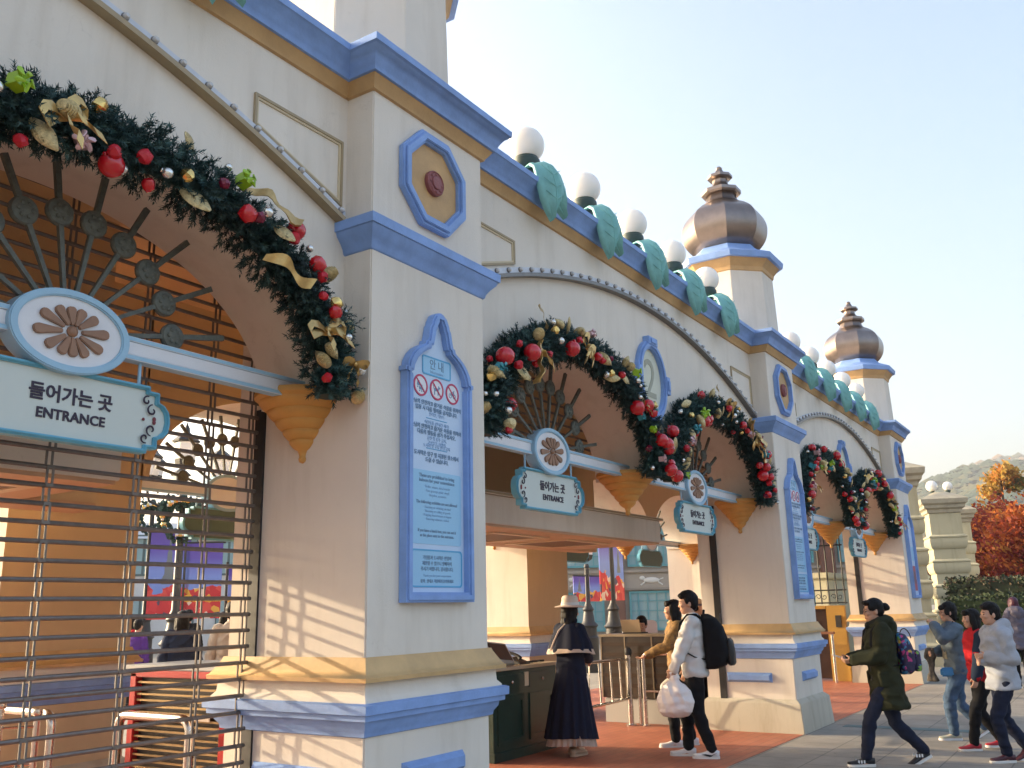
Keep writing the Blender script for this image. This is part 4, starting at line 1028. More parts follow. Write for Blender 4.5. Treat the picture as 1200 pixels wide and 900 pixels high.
for k in range(-3, 4):
    for z0, z1 in ((.55, 2.3), (3.4, 5.4), (5.9, 7.8)):
        u = 3.25 * k + 1.87; hw = 1.05; T = Matrix(((1, 0, 0, 0), (0, 0, -1, -.02), (0, 1, 0, 0), (0, 0, 0, 1)))
        f = MB(); f.frame([(u - hw, z0), (u + hw, z0), (u + hw, z1), (u - hw, z1)], [(u - hw + .1, z0 + .1), (u + hw - .1, z0 + .1), (u + hw - .1, z1 - .1), (u - hw + .1, z1 - .1)], -.03, .09, 0, T)
        for q in range(1, 5): f.box(u - hw + q * hw * .4 - .025, u - hw + q * hw * .4 + .025, z0, z1, .0, .07, 0, T)
        for q in range(1, 4): f.box(u - hw, u + hw, z0 + (z1 - z0) * q / 4 - .02, z0 + (z1 - z0) * q / 4 + .02, .0, .06, 0, T)
        w = f.build('window', tealw, pb); MB().box(u - hw + .05, u + hw - .05, z0 + .05, z1 - .05, -.02, .02, 0, T).build('pane', pane, w)
    u = 3.25 * k + 1.87; r = MB()      # animal relief on the frieze
    r.ball((u, -.14, 2.78), (.38, .06, .13), 12); r.ball((u - .42, -.14, 2.88), (.13, .05, .10), 10); r.tube([(u - .3, -.14, 2.7), (u - .5, -.14, 2.56)], .035, 6).tube([(u + .3, -.14, 2.7), (u + .5, -.14, 2.56)], .035, 6).tube([(u + .36, -.14, 2.8), (u + .55, -.14, 2.86)], .025, 6)
    r.build('relief', mat('relief_white', (.66, .63, .58), .6), pb)
# ---- pale town houses at the left of the plaza
def town_house(label, x, y, rz, w, d, h, col, roofcol, spires):
    t = thing('town_house', label, 'building', (x, y, 0), rz)
    MB().box(-w / 2, w / 2, 0, d, 0, h).build('wall', col, t)
    MB().rings([[(-w / 2 - .2, -.3, h), (w / 2 + .2, -.3, h), (w / 2 + .2, d, h), (-w / 2 - .2, d, h)], [(-w / 2 + 1, 1.2, h + .9), (w / 2 - 1, 1.2, h + .9), (w / 2 - 1, d - 1, h + .9), (-w / 2 + 1, d - 1, h + .9)]]).build('roof', roofcol, t)
    for k in range(int(w / 2)):
        u = -w / 2 + 1 + k * 2
        for z0, z1 in ((.6, 2.6), (3.6, 5.6)):
            f = MB(); f.box(u - .5, u + .5, -.08, .01, z0, z1); 
            wv = f.build('window', mat('dark_window_frame', (.05, .10, .11), .4), t)
            pn = MB(); 
            for q in (-.25, .25):
                pn.box(u + q - .19, u + q + .19, -.09, -.075, z0 + .1, z1 - .1)
            pn.build('pane', pane, wv)
    for s in spires:
        MB().lathe([(.35, h), (.3, h + .8), (.42, h + .85), (.0, h + 2.6)], 8, (s, 1.6, 0)).build('spire', roofcol, t)
house_w = mat('house_pale', (.60, .60, .60), .7, nscale=2, namt=.08); roof_g = mat('house_roof', (.42, .46, .50), .6)
town_house('pale town house with spires beyond the posters', 30, 39, R(-38), 14, 8, 5.4, house_w, roof_g, (-4, 0, 3.5))
town_house('grey town house at the left of the plaza', 24, 47, R(-30), 10, 8, 5.0, mat('house_grey', (.36, .36, .38), .7), roof_g, (2,))

# ---- plaza lamps and banners
ban_p = mat('banner_violet', (.10, .07, .36), .5, nscale=1.2, namt=.3, col2=(.16, .26, .62)); ban_r = mat('banner_red', (.48, .03, .05), .5); ban_g = mat('banner_gold', (.62, .36, .04), .5); ban_w = mat('banner_white', (.72, .68, .70), .5); ban_k = mat('banner_dark', (.08, .10, .14), .5)
lampglass = mat('lantern_glass', (.62, .62, .62), .2)
def print_mat(name, seed, tower):
    """printed Christmas picture: violet night sky above, busy red, white and gold figures below"""
    M = bpy.data.materials.new(name); M.use_nodes = True; t = M.node_tree; N = t.nodes; L = t.links; b = N['Principled BSDF']; b.inputs['Roughness'].default_value = .55
    tc = N.new('ShaderNodeTexCoord'); sp = N.new('ShaderNodeSeparateXYZ'); L.new(tc.outputs['Generated'], sp.inputs[0])
    def ramp(f, cols, interp='LINEAR'):
        r = N.new('ShaderNodeValToRGB'); r.color_ramp.interpolation = interp; e = r.color_ramp.elements
        e[0].position, e[0].color = cols[0][0], (*cols[0][1], 1); e[1].position, e[1].color = cols[1][0], (*cols[1][1], 1)
        for p, c in cols[2:]: q = e.new(p); q.color = (*c, 1)
        L.new(f, r.inputs[0]); return r.outputs[0]
    sky_ = ramp(sp.outputs[2], [(0, (.10, .22, .55)), (.55, (.16, .24, .60)), (.8, (.10, .07, .38)), (1, (.09, .05, .30))])
    mp = N.new('ShaderNodeMapping'); mp.inputs['Location'].default_value = (seed, seed * .7, 0); L.new(tc.outputs['Object'], mp.inputs[0])
    vo = N.new('ShaderNodeTexVoronoi'); vo.inputs['Scale'].default_value = 7; L.new(mp.outputs[0], vo.inputs['Vector'])
    sc_ = N.new('ShaderNodeSeparateColor'); L.new(vo.outputs['Color'], sc_.inputs[0])
    fig = ramp(sc_.outputs[0], [(0, (.45, .02, .03)), (.40, (.55, .06, .05)), (.55, (.62, .52, .46)), (.68, (.50, .03, .04)), (.80, (.62, .34, .05)), (.9, (.06, .05, .10))], 'CONSTANT')
    nz = N.new('ShaderNodeTexNoise'); nz.inputs['Scale'].default_value = 4; L.new(mp.outputs[0], nz.inputs[0])
    ad = N.new('ShaderNodeMath'); ad.operation = 'MULTIPLY_ADD'; ad.inputs[1].default_value = .45; L.new(nz.outputs['Fac'], ad.inputs[0]); L.new(sp.outputs[2], ad.inputs[2])
    fac = ramp(ad.outputs[0], [(.0, (1, 1, 1)), (.55 if tower else .62, (1, 1, 1)), (.57 if tower else .64, (0, 0, 0))])
    mx = N.new('ShaderNodeMix'); mx.data_type = 'RGBA'; L.new(fac, mx.inputs[0]); L.new(sky_, mx.inputs[6]); L.new(fig, mx.inputs[7]); L.new(mx.outputs[2], b.inputs['Base Color'])
    return M
PRINTS = [print_mat('banner_print', k * 3.7, k % 2 == 1) for k in range(4)]
def banner_art(mb, w, z0, z1, M, seed, words=None):
    h = z1 - z0; mb.box(-w / 2, w / 2, z0, z1, -.012, .012, 0, M)
    if seed % 2:
        for d0, d1 in ((.0121, .0145), (-.0145, -.0121)):
            mb.prism([(-.015 * w, z0 + h * .93), (.015 * w, z0 + h * .93), (.03 * w, z0 + h * .80), (.06 * w, z0 + h * .76), (.06 * w, z0 + h * .68), (.11 * w, z0 + h * .62), (.11 * w, z0 + h * .52), (.17 * w, z0 + h * .46), (.17 * w, z0 + h * .40), (-.17 * w, z0 + h * .40), (-.17 * w, z0 + h * .46), (-.11 * w, z0 + h * .52), (-.11 * w, z0 + h * .62), (-.06 * w, z0 + h * .68), (-.06 * w, z0 + h * .76), (-.03 * w, z0 + h * .80)], d0, d1, 1, M)
tower_m = mat('banner_tower', (.14, .17, .20), .5)
def BMs(k): return [PRINTS[k % 4], tower_m]
def plaza_lamp(label, x, y, h, rz, kind):
    t = thing('street_lamp', label, 'street lamp', (x, y, 0), rz, group='black plaza lamp posts')
    MB().lathe([(.24, 0), (.24, .85), (.20, .9), (.20, 1.1), (.25, 1.15), (.16, 1.25), (.12, 1.5), (.15, 1.55), (.07, 1.7), (.055, h - .7), (.08, h - .68), (.05, h - .6)], 16).build('post', iron, t)
    if kind == 'banners':
        MB().tube([(-.62, 0, h - .9), (.62, 0, h - .9)], .02, 8).build('cross_arm', iron, t)
        for s in (-1, 1):
            b = MB(); banner_art(b, .48, 1.75, h - .92, Matrix(((1, 0, 0, s * .34), (0, 0, -1, 0), (0, 1, 0, 0), (0, 0, 0, 1))), 2 + (s > 0) + int(x)); b.build('banner', BMs(2 + (s > 0) + int(x)), t)
        heads = [(0, 0)]
    else:
        a = MB()
        for s in (-1, 1):
            a.tube([(0, 0, h - .75), (s * .25, 0, h - .9), (s * .55, 0, h - .75), (s * .6, 0, h - .5)], .025, 8); curl_pts = [(s * (.3 + .12 * (1 - .08 * q) * math.cos(q * .6)), 0, h - .62 + .12 * (1 - .08 * q) * math.sin(q * .6)) for q in range(10)]; a.tube(curl_pts, .018, 6)
        a.build('bracket', iron, t); heads = [(-.6, .05), (.6, .05), (0, .35)]
        rnd = random.Random(4); wr = MB()
        for k in range(260):
            an = rnd.uniform(0, 6.28); p = Vector((.30 * math.cos(an), -.12 + rnd.gauss(0, .05), h - 1.05 + .30 * math.sin(an))) + Vector((rnd.gauss(0, .05), 0, rnd.gauss(0, .05))); wr.ball(p, rnd.uniform(.03, .06), 5, 0)
        for k in range(26):
            an = rnd.uniform(0, 6.28); wr.ball((.30 * math.cos(an), -.22, h - 1.05 + .30 * math.sin(an)), rnd.uniform(.03, .055), 8, rnd.choice((1, 2)))
        wr.build('wreath', [fibre, gold_s, silver], t)
    for hx, hz in heads:
        z = h - .5 + hz
        l = MB().lathe([(.05, z), (.12, z + .06), (.17, z + .14), (.20, z + .42), (.19, z + .44)], 6, (hx, 0, 0)).build('lantern', lampglass, t, smooth=20)
        MB().lathe([(.23, z + .44), (.24, z + .47), (.14, z + .56), (.06, z + .62), (.05, z + .70), (.02, z + .76), (.0, z + .82)], 6, (hx, 0, 0)).build('lantern_cap', iron, l, smooth=20); MB().lathe([(.16, z + .13), (.18, z + .13), (.15, z + .02), (.04, z - .04)], 6, (hx, 0, 0)).build('lantern_base', iron, l, smooth=20)
    return t
RZ = math.atan2(-.837, .547)
plaza_lamp('black lamp post with wreath and banners behind the white hat', 21.46, 11.74, 3.30, RZ + R(48), 'banners')
plaza_lamp('black lamp post with two banners under the middle inner corbel', 20.2, 10.37, 4.3, RZ + R(55), 'banners')
plaza_lamp('black three lantern lamp post with gold wreath seen through the shutter', 10.3, 13.6, 4.3, R(-38), 'lanterns')
plaza_lamp('black lamp post farther back, its lanterns left of the wreath', 14.0, 19.6, 5.0, R(-38), 'lanterns')
def poster(label, x, y, z0, z1, w, seed, word=None):
    t = thing('hanging_banner', label, 'banner', (x, y, 0), math.atan2(-.80, .60), group='Christmas banners on the plaza')
    M = Matrix(((1, 0, 0, 0), (0, 0, -1, 0), (0, 1, 0, 0), (0, 0, 0, 1)))
    b = MB(); banner_art(b, w, z0, z1, M, seed); b.build('cloth', BMs(seed), t)
    MB().tube([(-w / 2 - .05, 0, z1 + .02), (w / 2 + .05, 0, z1 + .02)], .025, 8).tube([(-w / 2 - .04, 0, 0), (-w / 2 - .04, 0, z1 + .1)], .03, 8).build('pole', iron, t)
    if word: link('lettering', text_mesh(word, .2, M @ Matrix.Translation((0, z0 + .42, .02)), .003, .006), t).data.materials.append(ban_g)
poster('violet banner with a white tower and red band behind the shutter', 12.95, 17.4, 1.55, 3.40, .86, 1)
poster('red and violet Christmas banner right of the wreath', 13.4, 16.8, 1.55, 3.15, .76, 2, 'Christmas')
poster('small blue banner right of the red Christmas banner', 14.6, 16.9, 1.7, 2.7, .7, 7)
def wpanel(label, x, y, w, h, rz, z0=0):
    t = thing('white_panel', label, 'panel', (x, y, 0), rz)
    MB().prism([(p[0], p[1]) for p in moved(round_rect(w, h, .08), 0, h / 2 + z0)], -.03, .03, 0, Matrix(((1, 0, 0, 0), (0, 0, -1, 0), (0, 1, 0, 0), (0, 0, 0, 1)))).build('board', white, t, bevel=.008)
    for s in (-.4, .4): MB().tube([(w * s, 0, 0), (w * s, 0, z0 + .1)], .025, 8).build('leg', steel, t)
wpanel('white upright panel between the two lamp post bases', 16.5, 8.9 + .6, .34, 1.35, RZ, .15)
wpanel('white rounded panel behind the seated desk clerk', 15.3, 7.35, .62, 1.25, RZ, .1)

# ---- air
hz = MB().box(-950, 2450, -1350, 1550, -3.5, 215).build('haze', [], smooth=0); tag(hz, kind='stuff')
hm_ = bpy.data.materials.new('haze'); hm_.use_nodes = True; t_ = hm_.node_tree
for n_ in list(t_.nodes):
    if n_.type == 'BSDF_PRINCIPLED': t_.nodes.remove(n_)
pv = t_.nodes.new('ShaderNodeVolumePrincipled'); pv.inputs['Color'].default_value = (.86, .90, .96, 1); pv.inputs['Density'].default_value = .00050; pv.inputs['Anisotropy'].default_value = .3
t_.links.new(pv.outputs[0], t_.nodes['Material Output'].inputs['Volume']); hz.data.materials.append(hm_)
# ================================================================== PEOPLE
def remeshed(mb, voxel, smooth=3, fold=0., fseed=0, fscale=(6, 6, 2.2)):
    me = mb.mesh('tmp', [], 0); o = bpy.data.objects.new('tmp', me); COL.objects.link(o)
    r = o.modifiers.new('r', 'REMESH'); r.mode = 'VOXEL'; r.voxel_size = voxel
    if smooth:
        s = o.modifiers.new('s', 'SMOOTH'); s.iterations = smooth; s.factor = .5
    out = bpy.data.meshes.new_from_object(o.evaluated_get(bpy.context.evaluated_depsgraph_get()))
    bpy.data.objects.remove(o); bpy.data.meshes.remove(me)
    if fold:
        co = [v.co.copy() for v in out.vertices]; no = [v.normal.copy() for v in out.vertices]
        for v, c, n in zip(out.vertices, co, no):
            q = Vector((c.x * fscale[0], c.y * fscale[1], c.z * fscale[2])) + Vector((fseed, 0, 0))
            a = noise.noise(q * 1.0); b = noise.noise(Vector((c.x * 9 + c.z * 7, c.y * 9, c.z * 16 - c.x * 5)) + Vector((0, fseed, 0)))
            v.co = c + n * fold * (1.0 * (1 - 2 * abs(a)) + .7 * b)
    out.polygons.foreach_set('use_smooth', [True] * len(out.polygons)); return out
def ik(a, b, l1, l2, pole):
    d = b - a; L = min(d.length, (l1 + l2) * .999); d = d.normalized()
    x = (l1 * l1 - l2 * l2 + L * L) / (2 * L); h = math.sqrt(max(0, l1 * l1 - x * x))
    p = pole - d * pole.dot(d); p = p.normalized() if p.length > 1e-5 else d.orthogonal().normalized()
    return a + d * x + p * h, a + d * L
def limb(mb, pts, rad, n=12):
    P = []; Rr = []
    for i in range(len(pts) - 1):
        for k in range(4):
            t = k / 4; P.append(pts[i].lerp(pts[i + 1], t)); Rr.append(rad[i] + (rad[i + 1] - rad[i]) * t)
    P.append(pts[-1]); Rr.append(rad[-1]); mb.tube(P, Rr, n)
    for p, r in zip(pts, rad): mb.ball(p, r * .99, 12)
def torso_rings(mb, rings, T, n=24):
    rs = []
    for (x, z, rx, ry) in rings:
        rs.append([T @ Vector((x + rx * math.copysign(abs(math.cos(a)) ** .85, math.cos(a)), ry * math.copysign(abs(math.sin(a)) ** .85, math.sin(a)), z)) for a in [2 * math.pi * k / n for k in range(n)]])
    mb.rings(rs)
def hand(mb, w, e, side, s, palm_n, grip):
    """palm and five separate fingers continuing the forearm e->w; palm_n = direction the palm faces; grip 0 open .. 1 closed"""
    d = (w - e).normalized(); pn = (palm_n - d * palm_n.dot(d)).normalized(); acr = d.cross(pn).normalized()      # across the palm
    c = w + d * .045 * s
    mb.tube([w - d * .01 * s, w + d * .025 * s, w + d * .06 * s, w + d * .088 * s], [.024 * s, .033 * s, .038 * s, .034 * s], 12, flat=.55 if abs(pn.z) > .7 else 1.) if False else None
    rs = []
    for t, hw, th in ((-.012, .023, .02), (.02, .032, .016), (.055, .039, .014), (.09, .038, .012), (.097, .03, .009)):
        rs.append([w + d * t * s + acr * (hw * s * math.cos(a)) + pn * (th * s * math.sin(a)) for a in [2 * math.pi * k / 12 for k in range(12)]])
    mb.rings(rs)
    for k, (u, L) in enumerate(((-.029, .062), (-.010, .074), (.010, .070), (.028, .054))):
        b = w + d * .085 * s + acr * u * s; p = [b - d * .02 * s, b]; dr = d + acr * u * 2.2
        ang = .2 + grip * .9 + .05 * k
        for j, fr in enumerate((.42, .33, .25)):
            q = (d * math.cos(ang * (j + .6)) + pn * math.sin(ang * (j + .6)) + acr * u * (1 - grip) * 3).normalized(); p.append(p[-1] + q * L * fr * s)
        mb.tube(p, [.0095 * s, .0092 * s, .0088 * s, .008 * s, .0068 * s], 8); mb.ball(p[-1], .0068 * s, 6)
    tb = w + d * .02 * s - acr * .026 * s * side; t1 = tb + (d * .6 - acr * side * .6 + pn * .45).normalized() * .038 * s; t2 = t1 + (d * .8 + pn * (.3 + .5 * grip)).normalized() * .030 * s
    mb.tube([tb - d * .01 * s, tb, t1, t2], [.012 * s, .0135 * s, .0105 * s, .008 * s], 8); mb.ball(t2, .008 * s, 6)

skin = mat('skin', (.52, .29, .195), .5, nscale=9, namt=.06, spec=.4); lip = mat('lip', (.36, .10, .09), .45); eye_w = mat('eye_dark', (.02, .014, .012), .2)
hair_m = mat('hair_black', (.008, .006, .006), .55, nscale=30, namt=.4, bump=.8, bscale=60, stretch=(1, 1, .12), spec=.18)
def cloth(name, col, amt=.12, rough=.85): return mat(name, col, rough, nscale=14, namt=amt, bump=.25, bscale=260, spec=.2)

def person(label, x, y, heading, H, lf=(.0, .09, 0), rf=(0, -.09, 0), lw=None, rw=None, female=False, lean=.03, hip=None, vox=.0075, hair='short', headyaw=0., headpitch=0.,
           top=None, pants=None, shoes=None, grip=(.4, .4), palm=None, group=None, sit=False, skirt=None, coat=None, loose=1.0, legw=1.0, extras=None, hood=False, sole=None, hair_mat=None, face=True):
    s = H / 1.70; t = thing('person', label, 'person', (x, y, 0), R(heading), group)
    lfv = Vector(lf); rfv = Vector(rf); hz = hip if hip else .90
    if not sit and not hip:
        spread = max(abs(lf[0]), abs(rf[0])); hz = .90 - .60 * spread ** 2
    P0 = Vector((0, 0, hz)); TL = Matrix.Translation(P0) @ Matrix.Rotation(lean, 4, 'Y') @ Matrix.Translation(-P0)
    # TL also shifts the standing torso to the actual hip height
    dz = hz - .90; TT = TL @ Matrix.Translation((0, 0, dz))
    sw = .150 if female else .168
    SH = {1: TT @ Vector((-.01, sw, 1.385)), -1: TT @ Vector((-.01, -sw, 1.385))}
    HP = {1: Vector((0, .085, hz - .02)), -1: Vector((0, -.085, hz - .02))}
    FT = {1: lfv, -1: rfv}; AN = {}; KN = {}
    for k in (1, -1):
        a = FT[k] + Vector((0, 0, .085)); KN[k], AN[k] = ik(HP[k], a, .418, .384, Vector((1, 0, .15)) if not sit else Vector((.4, 0, 1)))
    WR = {1: Vector(lw) if lw else TT @ Vector((.04, sw + .10, .84)), -1: Vector(rw) if rw else TT @ Vector((.04, -sw - .10, .84))}
    EL = {}
    for k in (1, -1): EL[k], WR[k] = ik(SH[k], WR[k], .275, .245, Vector((-.75, k * .45, -.45)))
    S = Matrix.Scale(s, 4)
    def fin(mb): mb.v = [tuple(S @ Vector(p)) for p in mb.v]; return mb
    HC = TT @ Vector((.018, 0, 1.585)); HR = Matrix.Translation(HC) @ Matrix.Rotation(headyaw, 4, 'Z') @ Matrix.Rotation(headpitch, 4, 'Y')
    # ---------------- body
    b = MB(); fw = .93 if female else 1.0
    torso_rings(b, [(0, .80, .06, .08), (0, .84, .092, .150 if female else .145), (.0, .93, .092, .155 if female else .145), (.0, 1.05, .082, .118 if female else .132), (.005, 1.20, .098, .142 * fw), (.0, 1.32, .095, .155 * fw), (-.01, 1.40, .075, .145 * fw), (-.012, 1.435, .055, .09), (-.01, 1.45, .05, .055)], TT)
    limb(b, [TT @ Vector((-.012, 0, 1.40)), TT @ Vector((-.004, 0, 1.47)), HC + Vector((-.012, 0, -.05))], [.066, .052, .05])
    for k in (1, -1):
        limb(b, [SH[k] + Vector((0, -k * .03, .0)), SH[k].lerp(EL[k], .5), EL[k], EL[k].lerp(WR[k], .35), WR[k]], [.046, .042, .035, .034, .0235])
        limb(b, [HP[k], HP[k].lerp(KN[k], .5), KN[k], KN[k].lerp(AN[k], .35), AN[k]], [.078, .068, .047, .048, .031])
        FA = Matrix.Translation(AN[k] + Vector((0, 0, -.085))) @ Matrix.Rotation(FTP.get((label, k), 0), 4, 'Y')
        b.rings([[FA @ Vector((fx, .03 * math.cos(a) * fwid, .006 + fh * .9 * (1 + math.sin(a)))) for a in [2 * math.pi * q / 10 for q in range(10)]] for fx, fwid, fh in ((-.05, .8, .035), (0, 1, .045), (.08, 1.2, .032), (.15, 1.25, .02), (.18, .7, .012))])
        pn = Vector(palm[0 if k == 1 else 1]) if palm and palm[0 if k == 1 else 1] else Vector((.2, -k, 0))
        hand(b, WR[k], EL[k], k, 1.0, pn, grip[0 if k == 1 else 1])
    hd = lambda c, r, n=16: b.ball(c, r, n, 0, HR)
    hd((-.012, 0, .022), (.094, .074, .095), 22); hd((.022, 0, -.045), (.064, .056, .070), 18); hd((.045, 0, -.088), (.036, .034, .024))
    hd((.03, 0, .0), (.062, .064, .07)); hd((.088, 0, -.022), (.020, .0145, .014)); hd((.083, 0, -.004), (.013, .009, .026)); hd((.074, 0, -.066), (.017, .024, .012))
    hd((.070, .036, -.02), (.022, .024, .02)); hd((.070, -.036, -.02), (.022, .024, .02)); hd((.074, 0, .024), (.016, .05, .010))
    for k in (1, -1): hd((-.008, k * .074, -.012), (.020, .010, .030))
    body = link('body', remeshed(fin(b), vox * s, 2), t); body.data.materials.append(skin)
    # ---------------- face
    if face:
        f = MB()
        for k in (1, -1): f.ball((.0795, k * .030, .004), (.008, .013, .0055), 10, 0, HR)
        for k in (1, -1): f.tube([HR @ Vector((.083, k * .014, .021)), HR @ Vector((.084, k * .030, .0265)), HR @ Vector((.074, k * .047, .021))], [.0035, .0042, .002], 6)
        fin(f).build('eyes', eye_w, body)
        m_ = MB(); m_.ball((.085, 0, -.062), (.008, .021, .0048), 10, 0, HR); m_.ball((.083, 0, -.070), (.008, .017, .0048), 10, 0, HR); fin(m_).build('mouth', lip, body)
    # ---------------- hair
    HM = hair_mat or hair_m
    if hair:
        h = MB(); hh = lambda c, r: h.ball(c, r, 18, 0, HR)
        if hair in ('short', 'bob', 'long', 'bun'):
            hh((-.028, 0, .045), (.096, .083, .088)); hh((-.045, 0, .005), (.075, .080, .075)); hh((.052, 0, .088), (.040, .062, .026))
        if hair == 'short':
            hh((-.01, 0, .09), (.085, .075, .055)); hh((.062, .02, .075), (.026, .04, .022)); hh((-.06, 0, -.04), (.04, .06, .04))
            for k in (1, -1): hh((.012, k * .070, .025), (.022, .012, .035))
        if hair == 'bun':
            h.ball((-.135, 0, .028), .043, 14, 0, HR); h.ball((-.155, .01, .018), .028, 10, 0, HR); hh((-.10, 0, .02), (.03, .03, .03))
            for k in (1, -1): hh((.015, k * .066, .04), (.05, .016, .04))
        if hair in ('bob', 'long'):
            L = .13 if hair == 'bob' else .24
            hh((-.05, 0, -.05), (.062, .088, .10)); hh((-.055, 0, -.05 - L * .55), (.05, .092, L * .62))
            for k in (1, -1): hh((.005, k * .074, -.01), (.042, .020, .085)); hh((-.005, k * .078, -.08), (.036, .020, L * .5))
            hh((.068, 0, .065), (.022, .055, .028))
        if hair == 'fringe':
            hh((-.028, 0, .045), (.099, .086, .090)); hh((-.045, 0, -.01), (.078, .084, .08)); hh((.066, 0, .062), (.026, .060, .034)); hh((-.06, 0, -.07), (.045, .07, .05))
            for k in (1, -1): hh((.02, k * .073, .012), (.040, .014, .05))
        if hair == 'cap':
            hh((-.05, 0, .0), (.06, .076, .06))
        hm2 = remeshed(fin(h), .007 * s, 2, .0035, x, (40, 40, 8)); hm2.materials.append(HM); link('hair', hm2, t)
    # ---------------- trousers
    if pants:
        q = MB(); g = .012 * legw
        torso_rings(q, [(0, .80, .10, .10), (0, .84, .104, .162), (.0, .93, .104, .164), (.0, 1.0, .098, .145)], TT)
        for k in (1, -1):
            limb(q, [HP[k] + Vector((0, 0, -.01)), HP[k].lerp(KN[k], .5), KN[k], KN[k].lerp(AN[k], .35), AN[k] + Vector((0, 0, .015))], [.086 + g, .070 + g, .054 + g, .052 + g, .040 + g])
        pm = remeshed(fin(q), .009 * s, 2, .0085, y, (6, 6, 11)); pm.materials.append(pants); link('trousers', pm, t)
    # ---------------- top
    if top:
        q = MB(); g = .016 * loose
        hem = coat if coat else .86
        rings = []
        if coat:
            for j in range(5):
                z = hem + (.92 - hem) * j / 5; fl = (.92 - z)
                rings.append((0 - .02 * fl, z, .112 + g + .10 * fl, .150 + g + .13 * fl))
        else: rings += [(0, hem - .03, .102 + g, .156 + g), (0, hem, .110 + g, .166 + g)]
        rings += [(0, .95, .104 + g, .158 + g), (0, 1.06, .100 + g, .146 + g), (.003, 1.20, .108 + g, .160 + g), (0, 1.32, .106 + g, .170 * fw + g), (-.01, 1.40, .088 + g * .7, .155 * fw + g * .6), (-.012, 1.440, .064 + g * .4, .095), (-.01, 1.465, .055 + g * .2, .062)]
        torso_rings(q, rings, TT)
        for k in (1, -1): limb(q, [SH[k] + Vector((0, -k * .02, -.005)), SH[k].lerp(EL[k], .5), EL[k], EL[k].lerp(WR[k], .5), EL[k].lerp(WR[k], .97)], [.058 + g, .052 + g, .047 + g, .043 + g, .034 + g * .6])
        if hood:
            q.tube([TT @ Vector(p) for p in ((.07, .04, 1.42), (.0, .10, 1.455), (-.09, .06, 1.47), (-.12, 0, 1.46), (-.09, -.06, 1.47), (.0, -.10, 1.455), (.07, -.04, 1.42))], [.028, .042, .055, .062, .055, .042, .028], 12)
            q.ball(TT @ Vector((-.125, 0, 1.40)), (.055, .115, .085), 16)
        tm = remeshed(fin(q), .010 * s, 2, .0125 * min(loose, 1.5), x + y, (6, 6, 8)); tm.materials.append(top); topo = link('jacket' if (coat or hood) else 'sweatshirt', tm, t)
    # ---------------- shoes
    if shoes:
        for k in (1, -1):
            f = AN[k] + Vector((0, 0, -.085)); sh = MB(); pitch = 0
            A = Matrix.Translation(f) @ (Matrix.Rotation(FTP.get((label, k), 0), 4, 'Y'))
            prof = ((-.078, .55, .045, .02), (-.07, .9, .062, .0), (-.03, 1, .085, .0), (.02, 1., .085, 0), (.06, 1.12, .055, 0), (.11, 1.25, .040, 0), (.155, 1.15, .034, .0), (.185, .75, .026, .006), (.195, .3, .018, .01))
            sh.rings([[(fx, .036 * wd * math.copysign(abs(math.cos(a)) ** .8, math.cos(a)), .018 + lo + hh_ * (.5 + .5 * math.sin(a))) for a in [2 * math.pi * j / 14 for j in range(14)]] for fx, wd, hh_, lo in prof], 0, True, A)
            so_ = fin(sh).build('shoe', shoes, t, smooth=60)
            sl = MB(); out = [(fx, .041 * wd) for fx, wd, _, _ in prof] + [(fx, -.041 * wd) for fx, wd, _, _ in reversed(prof)]
            sl.prism([(p[0] * 1.03, p[1]) for p in out], .0, .026, 0, A); fin(sl).build('sole', sole or white, so_, bevel=.003)
    J = dict(s=s, SH=SH, EL=EL, WR=WR, HC=HC, HR=HR, TT=TT, KN=KN, AN=AN, S=S, t=t, body=body, hz=hz, HP=HP, fin=fin)
    if extras: extras(J)
    return J
FTP = {}
def carried(name, label, cat, J, parts, group=None):
    """a thing worn or held by a person: own top-level root at the person's spot, parts given in the person's frame"""
    t = J['t']; r = thing(name, label, cat, tuple(t.location), t.rotation_euler.z, group)
    for nm, me, M in parts:
        if M is not None: me.materials.append(M)
        link(nm, me, r)
    return r

navy = cloth('coat_navy', (.010, .013, .030)); trimw = cloth('trim_cream', (.50, .40, .33)); denim = cloth('denim_dark', (.014, .018, .038), .3); black = cloth('cloth_black', (.008, .008, .010)); olive = cloth('parka_olive', (.026, .028, .014), .2)
whitec = cloth('cloth_white', (.62, .61, .60), .03); greyh = cloth('hoodie_grey', (.36, .38, .43), .06); redc = cloth('cloth_red', (.42, .015, .022)); jean = cloth('denim_blue', (.06, .10, .17), .3); greyd = cloth('denim_jacket', (.10, .13, .165), .2)
musta = mat('cloth_mustard', (.34, .19, .045), .8, nscale=26, col2=(.08, .045, .03), namt=.1); purpleh = mat('hair_purple', (.07, .012, .03), .45, nscale=30, namt=.4); greyc = cloth('coat_grey', (.13, .12, .16)); beigec = cloth('cloth_beige', (.42, .36, .30)); shoe_w = mat('shoe_white', (.74, .72, .72), .5); shoe_k = mat('shoe_black', (.012, .012, .016), .5)
leather_b = mat('shoe_beige', (.52, .36, .25), .4); sole_w = mat('sole_white', (.70, .68, .66), .6)

